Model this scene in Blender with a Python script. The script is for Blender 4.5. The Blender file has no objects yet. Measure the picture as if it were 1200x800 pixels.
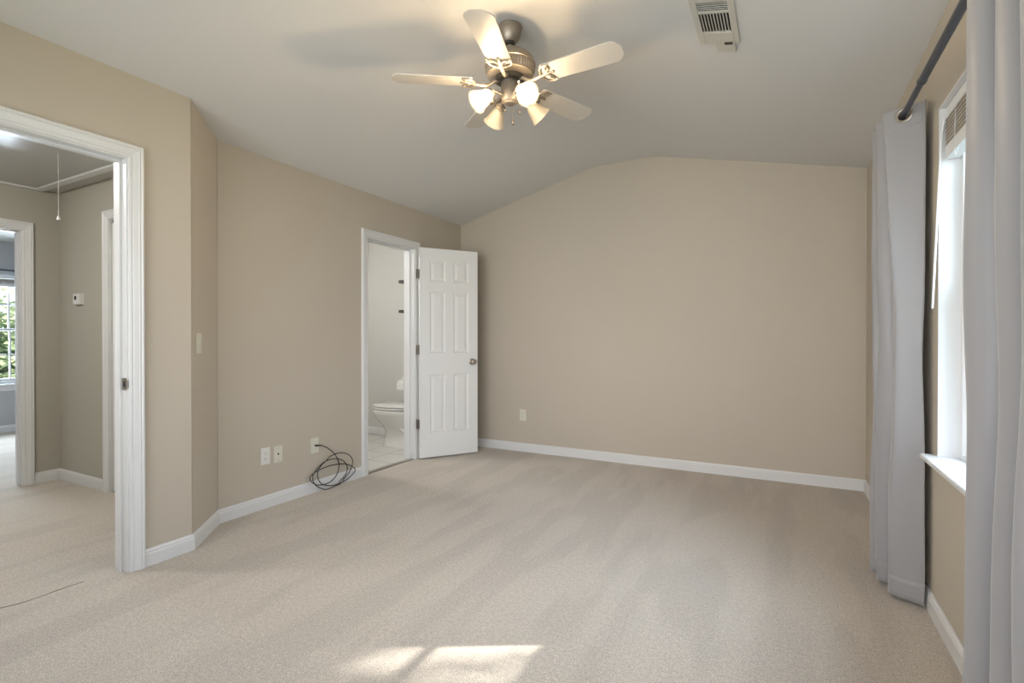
import bpy, bmesh, math, random
from mathutils import Vector, Matrix
R = math.radians
PI = math.pi
random.seed(7)
SC = bpy.context.scene
COL = SC.collection

# ------------------------------------------------------------------ camera
F_PX = 594.6
cd = bpy.data.cameras.new('camera')
cam = bpy.data.objects.new('camera', cd)
COL.objects.link(cam)
cd.sensor_fit = 'HORIZONTAL'
cd.sensor_width = 36.0
cd.lens = 36.0 * F_PX / 1200.0
cd.clip_start = 0.02
cam.location = (0, 0, 1.16)
cam.rotation_euler = (R(90 - 0.3), 0, R(28.1))
SC.camera = cam

# ------------------------------------------------------------------ light
SC.view_settings.view_transform = 'Standard'
SC.view_settings.look = 'None'
SC.view_settings.gamma = 1.0
SC.view_settings.use_curve_mapping = False
SC.view_settings.exposure = -0.06
SC.cycles.use_denoising = True
SC.cycles.max_bounces = 10
SC.cycles.diffuse_bounces = 6
SC.cycles.transparent_max_bounces = 16
SC.cycles.sample_clamp_indirect = 4.0
SC.cycles.caustics_reflective = False
SC.cycles.caustics_refractive = False

world = bpy.data.worlds.new('sky')
SC.world = world
world.use_nodes = True
wn = world.node_tree
for n in list(wn.nodes):
    wn.nodes.remove(n)
wo = wn.nodes.new('ShaderNodeOutputWorld')
wb = wn.nodes.new('ShaderNodeBackground')
wt = wn.nodes.new('ShaderNodeTexCoord')
ws = wn.nodes.new('ShaderNodeSeparateXYZ')
wr = wn.nodes.new('ShaderNodeValToRGB')
wn.links.new(wt.outputs['Generated'], ws.inputs[0])
wn.links.new(ws.outputs['Z'], wr.inputs['Fac'])
wr.color_ramp.elements[0].position = 0.0
wr.color_ramp.elements[0].color = (0.95, 0.98, 1.0, 1)
wr.color_ramp.elements[1].position = 0.7
wr.color_ramp.elements[1].color = (0.55, 0.72, 1.0, 1)
wn.links.new(wr.outputs[0], wb.inputs['Color'])
wb.inputs['Strength'].default_value = 1.9
wn.links.new(wb.outputs[0], wo.inputs['Surface'])


def area(name, loc, direction, sx, sy, power, color, spread=180):
    l = bpy.data.lights.new(name, 'AREA')
    l.shape = 'RECTANGLE'
    l.size = sx
    l.size_y = sy
    l.energy = power
    l.color = color
    l.spread = R(spread)
    o = bpy.data.objects.new(name, l)
    COL.objects.link(o)
    o.location = loc
    o.rotation_euler = Vector(direction).to_track_quat('-Z', 'Y').to_euler()
    return o


DAY = (0.86, 0.94, 1.0)
# daylight outside the right and far-room windows; the front lamp is added fill
area('window_daylight_right', (2.0, 2.30, 2.35), (-1, 0, -0.55), 3.0, 2.2, 350, (0.64, 0.81, 1.0))
area('window_daylight_front', (-1.1, -0.52, 1.40), (0, 1, 0.05), 2.9, 1.6, 48, (0.98, 0.98, 1.0), 105)
area('window_daylight_far_room', (-8.85, 2.1, 1.25), (1, 0, -0.2), 1.5, 1.2, 230, (0.72, 0.86, 1.0))

sl = bpy.data.lights.new('sun', 'SUN')
sl.energy = 13.0
sl.angle = R(0.53)
sl.color = (1.0, 0.95, 0.88)
sun = bpy.data.objects.new('sun', sl)
COL.objects.link(sun)
SUN_DIR = Vector((-1.0, -0.572, -0.516)).normalized()
sun.location = (6, 6, 5)
sun.rotation_euler = SUN_DIR.to_track_quat('-Z', 'Y').to_euler()


# ------------------------------------------------------------------ materials
def new_mat(name):
    m = bpy.data.materials.new(name)
    m.use_nodes = True
    nt = m.node_tree
    b = nt.nodes.get('Principled BSDF')
    return m, nt, b


def plain(name, col, rough=0.5, metal=0.0, spec=0.5, var=0.0, scale=20, bump=0.0, bscale=200, sheen=0.0):
    m, nt, b = new_mat(name)
    b.inputs['Base Color'].default_value = (*col, 1)
    b.inputs['Roughness'].default_value = rough
    b.inputs['Metallic'].default_value = metal
    b.inputs['Specular IOR Level'].default_value = spec
    b.inputs['Sheen Weight'].default_value = sheen
    tc = nt.nodes.new('ShaderNodeTexCoord')
    if var > 0:
        nz = nt.nodes.new('ShaderNodeTexNoise')
        nz.inputs['Scale'].default_value = scale
        nz.inputs['Detail'].default_value = 4
        nt.links.new(tc.outputs['Object'], nz.inputs['Vector'])
        mx = nt.nodes.new('ShaderNodeMix')
        mx.data_type = 'RGBA'
        mx.inputs[6].default_value = (*[c * (1 - var) for c in col], 1)
        mx.inputs[7].default_value = (*[min(1, c * (1 + var)) for c in col], 1)
        nt.links.new(nz.outputs['Fac'], mx.inputs[0])
        nt.links.new(mx.outputs[2], b.inputs['Base Color'])
    if bump > 0:
        nb = nt.nodes.new('ShaderNodeTexNoise')
        nb.inputs['Scale'].default_value = bscale
        nb.inputs['Detail'].default_value = 3
        nt.links.new(tc.outputs['Object'], nb.inputs['Vector'])
        bp = nt.nodes.new('ShaderNodeBump')
        bp.inputs['Strength'].default_value = bump
        bp.inputs['Distance'].default_value = 0.002
        nt.links.new(nb.outputs['Fac'], bp.inputs['Height'])
        nt.links.new(bp.outputs[0], b.inputs['Normal'])
    return m


M = {}
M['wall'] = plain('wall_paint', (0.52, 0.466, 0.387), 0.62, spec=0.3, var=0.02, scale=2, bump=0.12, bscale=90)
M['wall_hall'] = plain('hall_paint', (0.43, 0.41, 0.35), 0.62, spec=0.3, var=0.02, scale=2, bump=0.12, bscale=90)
M['wall_bath'] = plain('bath_paint', (0.60, 0.59, 0.555), 0.55, spec=0.3, var=0.02, scale=2, bump=0.1, bscale=90)
M['wall_far'] = plain('far_room_paint', (0.47, 0.47, 0.48), 0.6, spec=0.3)
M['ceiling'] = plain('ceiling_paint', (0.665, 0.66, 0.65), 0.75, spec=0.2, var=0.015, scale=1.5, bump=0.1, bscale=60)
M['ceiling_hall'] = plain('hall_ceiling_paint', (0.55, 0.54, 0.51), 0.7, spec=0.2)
M['trim'] = plain('trim_paint', (0.72, 0.72, 0.715), 0.33, spec=0.45, var=0.01, scale=5)
M['door'] = plain('door_paint', (0.79, 0.79, 0.77), 0.38, spec=0.4, var=0.012, scale=3)
M['hatch'] = plain('hatch_panel_paint', (0.46, 0.45, 0.43), 0.28, spec=0.6, bump=0.05, bscale=30)
M['nickel'] = plain('brushed_nickel', (0.38, 0.345, 0.30), 0.36, metal=0.9, var=0.08, scale=60)
M['pewter'] = plain('fan_pewter', (0.37, 0.325, 0.27), 0.42, metal=0.75, var=0.10, scale=40)
M['dark_metal'] = plain('dark_metal', (0.05, 0.045, 0.04), 0.5, metal=0.4)
M['rod'] = plain('rod_grey_metal', (0.085, 0.09, 0.11), 0.45, metal=0.5, var=0.1, scale=80)
M['blade'] = plain('fan_blade_white', (0.60, 0.57, 0.52), 0.34, spec=0.5, var=0.01, scale=4)
M['ivory'] = plain('ivory_plastic', (0.68, 0.665, 0.56), 0.35, var=0.01)
M['white_plastic'] = plain('white_plastic', (0.74, 0.73, 0.69), 0.35, var=0.01)
M['black'] = plain('black_rubber', (0.012, 0.014, 0.018), 0.42, var=0.1)
M['dark_hole'] = plain('dark_slot', (0.02, 0.02, 0.02), 0.8)
M['porcelain'] = plain('porcelain', (0.80, 0.79, 0.76), 0.10, spec=0.6)
M['paper'] = plain('tissue_paper', (0.82, 0.82, 0.80), 0.9, bump=0.2, bscale=60)
M['shelf'] = plain('dark_stained_wood', (0.045, 0.038, 0.030), 0.5, var=0.3, scale=30)
M['vent'] = plain('vent_enamel', (0.56, 0.54, 0.49), 0.4, var=0.03, scale=30)
M['slat'] = plain('blind_slat', (0.46, 0.42, 0.37), 0.45, var=0.03, scale=30)
M['vinyl'] = plain('window_vinyl', (0.82, 0.83, 0.84), 0.35)
M['bark'] = plain('tree_bark', (0.10, 0.075, 0.05), 0.9, var=0.3, scale=8, bump=0.6, bscale=20)
M['grass'] = plain('lawn', (0.10, 0.17, 0.05), 0.9, var=0.3, scale=3)
M['cord'] = plain('pull_cord', (0.72, 0.70, 0.64), 0.6)


def leaf_mat(name, a, b_):
    m, nt, b = new_mat(name)
    oi = nt.nodes.new('ShaderNodeTexNoise')
    oi.inputs['Scale'].default_value = 3.0
    tc = nt.nodes.new('ShaderNodeTexCoord')
    nt.links.new(tc.outputs['Object'], oi.inputs['Vector'])
    r = nt.nodes.new('ShaderNodeValToRGB')
    r.color_ramp.elements[0].color = (*a, 1)
    r.color_ramp.elements[1].color = (*b_, 1)
    r.color_ramp.elements[0].position = 0.35
    r.color_ramp.elements[1].position = 0.65
    nt.links.new(oi.outputs['Fac'], r.inputs[0])
    nt.links.new(r.outputs[0], b.inputs['Base Color'])
    b.inputs['Roughness'].default_value = 0.5
    tl = nt.nodes.new('ShaderNodeBsdfTranslucent')
    nt.links.new(r.outputs[0], tl.inputs[0])
    mx = nt.nodes.new('ShaderNodeMixShader')
    mx.inputs[0].default_value = 0.45
    nt.links.new(b.outputs[0], mx.inputs[1])
    nt.links.new(tl.outputs[0], mx.inputs[2])
    nt.links.new(mx.outputs[0], nt.nodes['Material Output'].inputs['Surface'])
    return m


M['leaf'] = leaf_mat('leaves', (0.30, 0.38, 0.20), (0.50, 0.56, 0.36))


def carpet_mat():
    m, nt, b = new_mat('carpet_pile')
    tc = nt.nodes.new('ShaderNodeTexCoord')
    L = nt.links.new

    def noise(scale, detail, vec=None, rough=0.5):
        n = nt.nodes.new('ShaderNodeTexNoise')
        n.inputs['Scale'].default_value = scale
        n.inputs['Detail'].default_value = detail
        n.inputs['Roughness'].default_value = rough
        L(vec or tc.outputs['Object'], n.inputs['Vector'])
        return n
    fine = noise(240, 4, rough=0.8)
    mid = noise(60, 3)
    mp = nt.nodes.new('ShaderNodeMapping')
    mp.inputs['Rotation'].default_value = (0, 0, R(38))
    mp.inputs['Scale'].default_value = (2.6, 0.55, 1)
    L(tc.outputs['Object'], mp.inputs['Vector'])
    streak = noise(1.7, 3, mp.outputs[0], 0.45)
    r = nt.nodes.new('ShaderNodeValToRGB')
    r.color_ramp.elements[0].color = (0.13, 0.105, 0.08, 1)
    r.color_ramp.elements[1].color = (0.64, 0.565, 0.475, 1)
    r.color_ramp.elements[0].position = 0.33
    r.color_ramp.elements[1].position = 0.56
    L(fine.outputs['Fac'], r.inputs[0])
    r2 = nt.nodes.new('ShaderNodeValToRGB')
    r2.color_ramp.elements[0].color = (0.955, 0.955, 0.955, 1)
    r2.color_ramp.elements[1].color = (1.06, 1.06, 1.06, 1)
    r2.color_ramp.elements[0].position = 0.45
    r2.color_ramp.elements[1].position = 0.53
    L(streak.outputs['Fac'], r2.inputs[0])
    mx = nt.nodes.new('ShaderNodeMix')
    mx.data_type = 'RGBA'
    mx.blend_type = 'MULTIPLY'
    mx.inputs[0].default_value = 1.0
    L(r.outputs[0], mx.inputs[6])
    L(r2.outputs[0], mx.inputs[7])
    r3 = nt.nodes.new('ShaderNodeValToRGB')
    r3.color_ramp.elements[0].color = (0.88, 0.88, 0.88, 1)
    r3.color_ramp.elements[1].color = (1.1, 1.1, 1.1, 1)
    r3.color_ramp.elements[0].position = 0.3
    r3.color_ramp.elements[1].position = 0.7
    L(mid.outputs['Fac'], r3.inputs[0])
    m2 = nt.nodes.new('ShaderNodeMix')
    m2.data_type = 'RGBA'
    m2.blend_type = 'MULTIPLY'
    m2.inputs[0].default_value = 1.0
    L(mx.outputs[2], m2.inputs[6])
    L(r3.outputs[0], m2.inputs[7])
    L(m2.outputs[2], b.inputs['Base Color'])
    b.inputs['Roughness'].default_value = 0.95
    b.inputs['Specular IOR Level'].default_value = 0.1
    b.inputs['Sheen Weight'].default_value = 0.25
    b.inputs['Sheen Roughness'].default_value = 0.6
    bp = nt.nodes.new('ShaderNodeBump')
    bp.inputs['Strength'].default_value = 0.55
    bp.inputs['Distance'].default_value = 0.006
    L(fine.outputs['Fac'], bp.inputs['Height'])
    L(bp.outputs[0], b.inputs['Normal'])
    return m


M['carpet'] = carpet_mat()


def tile_mat():
    m, nt, b = new_mat('bath_tile')
    tc = nt.nodes.new('ShaderNodeTexCoord')
    mp = nt.nodes.new('ShaderNodeMapping')
    mp.inputs['Rotation'].default_value = (0, 0, R(0))
    mp.inputs['Location'].default_value = (0.11, 0.07, 0)
    nt.links.new(tc.outputs['Object'], mp.inputs['Vector'])
    br = nt.nodes.new('ShaderNodeTexBrick')
    br.offset = 0.0
    br.inputs['Scale'].default_value = 1.0
    br.inputs['Brick Width'].default_value = 0.31
    br.inputs['Row Height'].default_value = 0.31
    br.inputs['Mortar Size'].default_value = 0.004
    br.inputs['Color1'].default_value = (0.66, 0.64, 0.60, 1)
    br.inputs['Color2'].default_value = (0.70, 0.68, 0.64, 1)
    br.inputs['Mortar'].default_value = (0.35, 0.34, 0.31, 1)
    nt.links.new(mp.outputs[0], br.inputs['Vector'])
    nt.links.new(br.outputs['Color'], b.inputs['Base Color'])
    b.inputs['Roughness'].default_value = 0.25
    return m


M['tile'] = tile_mat()


def cloth_mat():
    m, nt, b = new_mat('curtain_satin')
    tc = nt.nodes.new('ShaderNodeTexCoord')
    mp = nt.nodes.new('ShaderNodeMapping')
    mp.inputs['Scale'].default_value = (1.0, 1.0, 1.6)
    nt.links.new(tc.outputs['Object'], mp.inputs['Vector'])
    n = nt.nodes.new('ShaderNodeTexNoise')
    n.inputs['Scale'].default_value = 6
    n.inputs['Detail'].default_value = 2
    nt.links.new(mp.outputs[0], n.inputs['Vector'])
    b.inputs['Base Color'].default_value = (0.285, 0.28, 0.285, 1)
    b.inputs['Roughness'].default_value = 0.42
    b.inputs['Specular IOR Level'].default_value = 0.45
    b.inputs['Sheen Weight'].default_value = 0.4
    bp = nt.nodes.new('ShaderNodeBump')
    bp.inputs['Strength'].default_value = 0.22
    bp.inputs['Distance'].default_value = 0.012
    nt.links.new(n.outputs['Fac'], bp.inputs['Height'])
    nt.links.new(bp.outputs[0], b.inputs['Normal'])
    return m


M['cloth'] = cloth_mat()


def glass_mat(name, tint=(1, 1, 1)):
    m, nt, b = new_mat(name)
    nt.nodes.remove(b)
    out = nt.nodes['Material Output']
    t = nt.nodes.new('ShaderNodeBsdfTransparent')
    t.inputs[0].default_value = (*tint, 1)
    g = nt.nodes.new('ShaderNodeBsdfGlossy')
    g.inputs['Roughness'].default_value = 0.02
    fr = nt.nodes.new('ShaderNodeFresnel')
    fr.inputs['IOR'].default_value = 1.45
    mx = nt.nodes.new('ShaderNodeMixShader')
    ge = nt.nodes.new('ShaderNodeNewGeometry')
    ma = nt.nodes.new('ShaderNodeMath')          # the far face of the pane adds no reflection
    ma.operation = 'SUBTRACT'
    ma.use_clamp = True
    nt.links.new(fr.outputs[0], ma.inputs[0])
    nt.links.new(ge.outputs['Backfacing'], ma.inputs[1])
    nt.links.new(ma.outputs[0], mx.inputs[0])
    nt.links.new(t.outputs[0], mx.inputs[1])
    nt.links.new(g.outputs[0], mx.inputs[2])
    nt.links.new(mx.outputs[0], out.inputs['Surface'])
    return m


M['glass'] = glass_mat('window_glass')


def shade_mat(name, glow, emit_col, k=1.0):
    m, nt, b = new_mat(name)
    nt.nodes.remove(b)
    out = nt.nodes['Material Output']
    t = nt.nodes.new('ShaderNodeBsdfTransparent')
    t.inputs[0].default_value = (0.95, 0.92, 0.86, 1)
    tr = nt.nodes.new('ShaderNodeBsdfTranslucent')
    tr.inputs[0].default_value = (0.80 * k, 0.76 * k, 0.66 * k, 1)
    df = nt.nodes.new('ShaderNodeBsdfPrincipled')
    df.inputs['Base Color'].default_value = (0.72 * k, 0.68 * k, 0.60 * k, 1)
    df.inputs['Roughness'].default_value = 0.45
    m1 = nt.nodes.new('ShaderNodeMixShader')
    m1.inputs[0].default_value = 0.55
    nt.links.new(tr.outputs[0], m1.inputs[1])
    nt.links.new(df.outputs[0], m1.inputs[2])
    m2 = nt.nodes.new('ShaderNodeMixShader')
    m2.inputs[0].default_value = 0.5
    nt.links.new(t.outputs[0], m2.inputs[1])
    nt.links.new(m1.outputs[0], m2.inputs[2])
    last = m2
    if glow > 0:
        e = nt.nodes.new('ShaderNodeEmission')
        e.inputs['Color'].default_value = (*emit_col, 1)
        e.inputs['Strength'].default_value = glow
        ad = nt.nodes.new('ShaderNodeAddShader')
        nt.links.new(m2.outputs[0], ad.inputs[0])
        nt.links.new(e.outputs[0], ad.inputs[1])
        last = ad
    nt.links.new(last.outputs[0], out.inputs['Surface'])
    return m


M['shade_off'] = shade_mat('frosted_shade', 0, (1, 1, 1))
M['shade_on'] = shade_mat('frosted_shade_lit', 0.0, (1.0, 0.80, 0.52), 0.22)


def emit_mat(name, col, s):
    m, nt, b = new_mat(name)
    b.inputs['Base Color'].default_value = (0.9, 0.9, 0.9, 1)
    b.inputs['Emission Color'].default_value = (*col, 1)
    b.inputs['Emission Strength'].default_value = s
    return m


M['bulb_on'] = emit_mat('bulb_lit', (1.0, 0.77, 0.51), 950)
M['bulb_off'] = plain('bulb_unlit', (0.8, 0.8, 0.78), 0.3)
M['dome'] = emit_mat('ceiling_dome_glass', (1.0, 0.97, 0.93), 110.0)


# ------------------------------------------------------------------ helpers
def world_of(o):
    m = Matrix.Identity(4)
    while o is not None:
        b = Matrix.LocRotScale(o.location, o.rotation_euler, o.scale)
        m = b @ m
        o = o.parent
    return m


def obj(name, bm, mat, parent=None, smooth=False, world=True):
    """links bm as ONE mesh object; world=True: bm is in world coordinates"""
    if parent is not None and world:
        bm.transform(world_of(parent).inverted())
    bmesh.ops.recalc_face_normals(bm, faces=bm.faces)
    me = bpy.data.meshes.new(name)
    bm.to_mesh(me)
    bm.free()
    mats = mat if isinstance(mat, (list, tuple)) else [mat]
    for m_ in mats:
        me.materials.append(m_)
    if smooth:
        for p in me.polygons:
            p.use_smooth = True
        try:
            me.set_sharp_from_angle(angle=R(smooth if smooth is not True else 40))
        except Exception:
            pass
    o = bpy.data.objects.new(name, me)
    COL.objects.link(o)
    if parent is not None:
        o.parent = parent
    return o


def B():
    return bmesh.new()


def box(bm, x0, x1, y0, y1, z0, z1, bev=0.0, mi=0, mat=None):
    vs = [bm.verts.new((x, y, z)) for x in (x0, x1) for y in (y0, y1) for z in (z0, z1)]
    idx = [(0, 1, 3, 2), (4, 6, 7, 5), (0, 4, 5, 1), (2, 3, 7, 6), (0, 2, 6, 4), (1, 5, 7, 3)]
    fs = [bm.faces.new([vs[i] for i in f]) for f in idx]
    for f in fs:
        f.material_index = mi
    if mat is not None:
        bmesh.ops.transform(bm, matrix=mat, verts=vs)
    if bev > 0:
        es = list({e for f in fs for e in f.edges})
        bmesh.ops.bevel(bm, geom=es, offset=bev, segments=2, affect='EDGES', profile=0.7, material=mi)
    return vs


def prism(bm, pts, z0, z1):
    a = [bm.verts.new((x, y, z0)) for x, y in pts]
    b = [bm.verts.new((x, y, z1)) for x, y in pts]
    bm.faces.new(a[::-1])
    bm.faces.new(b)
    n = len(pts)
    for i in range(n):
        bm.faces.new([a[i], a[(i + 1) % n], b[(i + 1) % n], b[i]])


def lathe(bm, prof, seg=32, mat=None, mi=0, close=False):
    """prof: list of (r, z)"""
    rings = []
    for r, z in prof:
        if r < 1e-6:
            rings.append([bm.verts.new((0, 0, z))])
        else:
            rings.append([bm.verts.new((r * math.cos(2 * PI * k / seg), r * math.sin(2 * PI * k / seg), z)) for k in range(seg)])
    for a, b in zip(rings, rings[1:]):
        for k in range(seg):
            q = [a[k % len(a)], a[(k + 1) % len(a)], b[(k + 1) % len(b)], b[k % len(b)]]
            u = []
            for v in q:
                if v not in u:
                    u.append(v)
            if len(u) > 2:
                f = bm.faces.new(u)
                f.material_index = mi
    vs = [v for r_ in rings for v in r_]
    if mat is not None:
        bmesh.ops.transform(bm, matrix=mat, verts=vs)
    return vs


def frame_at(p, d):
    q = Vector(d).normalized().to_track_quat('Z', 'Y')
    return Matrix.Translation(Vector(p)) @ q.to_matrix().to_4x4()


def tube(bm, pts, r, seg=8, cap=True, mi=0):
    P = [Vector(p) for p in pts]
    n = len(P)
    rad = r if isinstance(r, (list, tuple)) else [r] * n
    rings = []
    t0 = (P[1] - P[0]).normalized()
    ref = Vector((0, 0, 1)) if abs(t0.z) < 0.9 else Vector((1, 0, 0))
    u = t0.cross(ref).normalized()
    for i in range(n):
        if i == 0:
            t = P[1] - P[0]
        elif i == n - 1:
            t = P[-1] - P[-2]
        else:
            t = P[i + 1] - P[i - 1]
        t.normalize()
        u = (u - t * u.dot(t)).normalized()
        v = t.cross(u)
        rings.append([bm.verts.new(P[i] + (u * math.cos(2 * PI * k / seg) + v * math.sin(2 * PI * k / seg)) * rad[i]) for k in range(seg)])
    for a, b in zip(rings, rings[1:]):
        for k in range(seg):
            f = bm.faces.new([a[k], a[(k + 1) % seg], b[(k + 1) % seg], b[k]])
            f.material_index = mi
    if cap:
        for rg in (rings[0][::-1], rings[-1]):
            f = bm.faces.new(rg)
            f.material_index = mi


def catmull(P, sub=5):
    P = [Vector(p) for p in P]
    out = []
    for i in range(len(P) - 1):
        p0 = P[max(i - 1, 0)]
        p1 = P[i]
        p2 = P[i + 1]
        p3 = P[min(i + 2, len(P) - 1)]
        for s in range(sub):
            t = s / sub
            out.append(0.5 * ((2 * p1) + (-p0 + p2) * t + (2 * p0 - 5 * p1 + 4 * p2 - p3) * t * t + (-p0 + 3 * p1 - 3 * p2 + p3) * t ** 3))
    out.append(P[-1])
    return out


def thing(name, label, cat, loc=(0, 0, 0), rotz=0.0, group=None):
    o = bpy.data.objects.new(name, None)
    COL.objects.link(o)
    o.empty_display_size = 0.1
    o.location = loc
    o.rotation_euler = (0, 0, rotz)
    o['label'] = label
    o['category'] = cat
    if group:
        o['group'] = group
    return o


def tag(o, label, cat, group=None):
    o['label'] = label
    o['category'] = cat
    if group:
        o['group'] = group
    return o


def struct(name, bm, mat, smooth=False):
    o = obj(name, bm, mat, None, smooth)
    o['kind'] = 'structure'
    return o


# ------------------------------------------------------------------ room dimensions
XL, XR, YB, YF = -3.13, 0.56, 4.67, -0.40      # left, right, back, front wall faces
XD = -2.865                                    # face of the wall with the hallway doorway
T = 0.12
ZL, ZR, ZT = 2.405, 2.455, 2.812               # ceiling at left wall, right wall, flat top
XT0, XT1 = -1.60, -1.02
ZH = 2.365                                     # hall ceiling
XH = -5.29                                     # far wall of hall
YH = 1.945                                     # end wall of hall
XW = -8.51                                     # window wall of the room across the hall

# ------------------------------------------------------------------ floor and ceilings
bm = B()
prism(bm, [(XL, YF - T), (XR + T, YF - T), (XR + T, YB + T), (XL, YB + T)], -0.12, 0.0)
prism(bm, [(XW - T, YF - T), (XL, YF - T), (XL, YH + 0.12), (XW - T, YH + 0.12)], -0.12, 0.0)
prism(bm, [(XW - T, YH + 0.12), (XH - T, YH + 0.12), (XH - T, 4.4), (XW - T, 4.4)], -0.12, 0.0)
bmesh.ops.remove_doubles(bm, verts=bm.verts, dist=0.0001)
struct('floor', bm, M['carpet'])
bm = B()
prism(bm, [(-5.28, YH + 0.121), (XL - 0.045, YH + 0.121), (XL - 0.045, YB + T), (-5.28, YB + T)], -0.12, -0.003)
struct('floor', bm, M['tile'])
bm = B()
box(bm, XL - 0.05, XL - 0.002, 3.24, 3.86, -0.02, 0.004, 0.002)
struct('trim_1', bm, M['nickel'])                # threshold strip between carpet and tile

bm = B()
zs = lambda x: ZL + (x - XL) * (ZT - ZL) / (XT0 - XL)


def zceil(x):
    k0 = (ZT - ZL) / (XT0 - XL)
    k1 = (ZT - ZR) / (XR - XT1)
    w = 0.10
    z = ZT
    for c, k, s in ((XT0, k0, -1), (XT1, k1, 1)):
        d = (x - c) * s
        if d > w:
            z -= k * d
        elif d > -w:
            z -= k * (d + w) ** 2 / (4 * w)
    return z


xs_ = [XL - T] + [XT0 + d * 0.02 for d in range(-5, 6)] + [XT1 + d * 0.02 for d in range(-5, 6)] + [XR + T]
prof = [(x, zceil(x)) for x in xs_]
poly = prof + [(XR + T, 3.0), (XL - T, 3.0)]
a = [bm.verts.new((x, YF - T, z)) for x, z in poly]
b = [bm.verts.new((x, YB + 0.001, z)) for x, z in poly]
bm.faces.new(a)
bm.faces.new(b[::-1])
for i in range(len(poly)):
    j = (i + 1) % len(poly)
    bm.faces.new([a[i], a[j], b[j], b[i]])
struct('ceiling', bm, M['ceiling'], 20)
bm = B()
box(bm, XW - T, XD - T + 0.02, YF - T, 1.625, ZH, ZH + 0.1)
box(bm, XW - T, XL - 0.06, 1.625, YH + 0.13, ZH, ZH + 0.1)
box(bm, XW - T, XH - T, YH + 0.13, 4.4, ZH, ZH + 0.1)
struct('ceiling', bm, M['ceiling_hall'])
bm = B()
box(bm, -5.28, XL - T, YH + 0.131, YB, 2.42, 2.5)
struct('ceiling', bm, M['trim'])


bm = B()
tube(bm, catmull([(-3.02, 0.80, 0.0), (-2.955, 0.92, 0.0008), (-2.945, 1.0, 0.0004), (-2.95, 1.08, 0.0008), (-2.946, 1.17, 0.0)], 6), 0.0013, 6)
struct('trim_16', bm, M['shelf'])                # seam between the two lengths of carpet

# ------------------------------------------------------------------ walls
def wall_y(name, x0, x1, y0, y1, holes, z1, mat, mat2=None):
    """wall running along y, thickness x0..x1, holes [(ya, yb, za, zb)]"""
    bm = B()
    cur = y0
    for (ya, yb, za, zb) in sorted(holes):
        box(bm, x0, x1, cur, ya, -0.1, z1)
        if za > 0:
            box(bm, x0, x1, ya, yb, -0.1, za)
        box(bm, x0, x1, ya, yb, zb, z1)
        cur = yb
    box(bm, x0, x1, cur, y1, -0.1, z1)
    bmesh.ops.remove_doubles(bm, verts=bm.verts, dist=0.0001)
    return struct(name, bm, mat)


JT = 0.018      # jamb board thickness
# bathroom doorway opening (clear) y 3.243..3.842, hall doorway y 0.505..1.317
BD0, BD1, BDZ = 3.243, 3.862, 2.02
HD0, HD1, HDZ = 0.505, 1.317, 2.05
WY0, WY1, WZ0, WZ1 = 1.72, 2.655, 0.66, 2.10
wall_y('wall_left', XL - T, XL, 1.9395, YB, [(BD0 - JT, BD1 + JT, 0, BDZ + JT)], 2.9, M['wall'])
wall_y('wall_doorway', XD - T, XD, YF, 1.628, [(HD0 - JT, HD1 + JT, 0, HDZ + JT)], 2.9, M['wall'])
bm = B()
prism(bm, [(XD, 1.63), (XL, 1.938), (XL - T, 1.938), (XL - T, YH - 0.001), (XL - T, 1.63)], -0.1, 2.9)
struct('wall_angled', bm, M['wall'])
bm = B()
box(bm, XL - T, XR + T, YB, YB + T, -0.1, 2.95)
struct('wall_back', bm, M['wall'])
wall_y('wall_right', XR, XR + 0.15, YF, YB, [(WY0, WY1, WZ0, WZ1)], 2.95, M['wall'])
# front wall, behind the camera, with an added opening that lets fill light in
FX0, FX1, FZ0, FZ1 = -2.55, 0.35, 0.6, 2.2
bm = B()
for bx in ((XD - 0.3, FX0, -0.1, 2.95), (FX1, XR + 0.15, -0.1, 2.95), (FX0, FX1, -0.1, FZ0), (FX0, FX1, FZ1, 2.95)):
    box(bm, bx[0], bx[1], YF - T, YF, bx[2], bx[3])
struct('wall_front', bm, M['wall'])
# hall
FD0, FD1, FDZ = 0.93, 1.705, 2.01
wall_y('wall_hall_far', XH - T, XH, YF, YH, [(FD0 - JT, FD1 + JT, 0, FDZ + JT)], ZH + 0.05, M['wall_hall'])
bm = B()
ED0, ED1, EDZ = -4.47, -3.72, 2.05
box(bm, XH - T, ED0 - JT, YH, YH + T, -0.1, ZH + 0.05)
box(bm, ED1 + JT, XL - T, YH, YH + T, -0.1, ZH + 0.05)
box(bm, ED0 - JT, ED1 + JT, YH, YH + T, EDZ + JT, ZH + 0.05)
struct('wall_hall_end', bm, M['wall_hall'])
bm = B()
box(bm, XH, XD - T, YF - T, YF, -0.1, ZH + 0.05)
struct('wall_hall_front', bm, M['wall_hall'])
# room across the hall
FW0, FW1, FWZ0, FWZ1 = 1.35, 2.96, 0.57, 1.95
wall_y('wall_far_room', XW - T, XW, YF, 4.3, [(FW0, FW1, FWZ0, FWZ1)], ZH + 0.05, M['wall_far'])
bm = B()
box(bm, XW, XH - T, 4.3, 4.4, -0.1, ZH + 0.05)
box(bm, XW, XH - T, YF - T, YF, -0.1, ZH + 0.05)
box(bm, XH - T, XH - T + 0.1, YH + T, 4.4, -0.1, ZH + 0.05)
struct('wall_far_room', bm, M['wall_far'])
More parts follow.
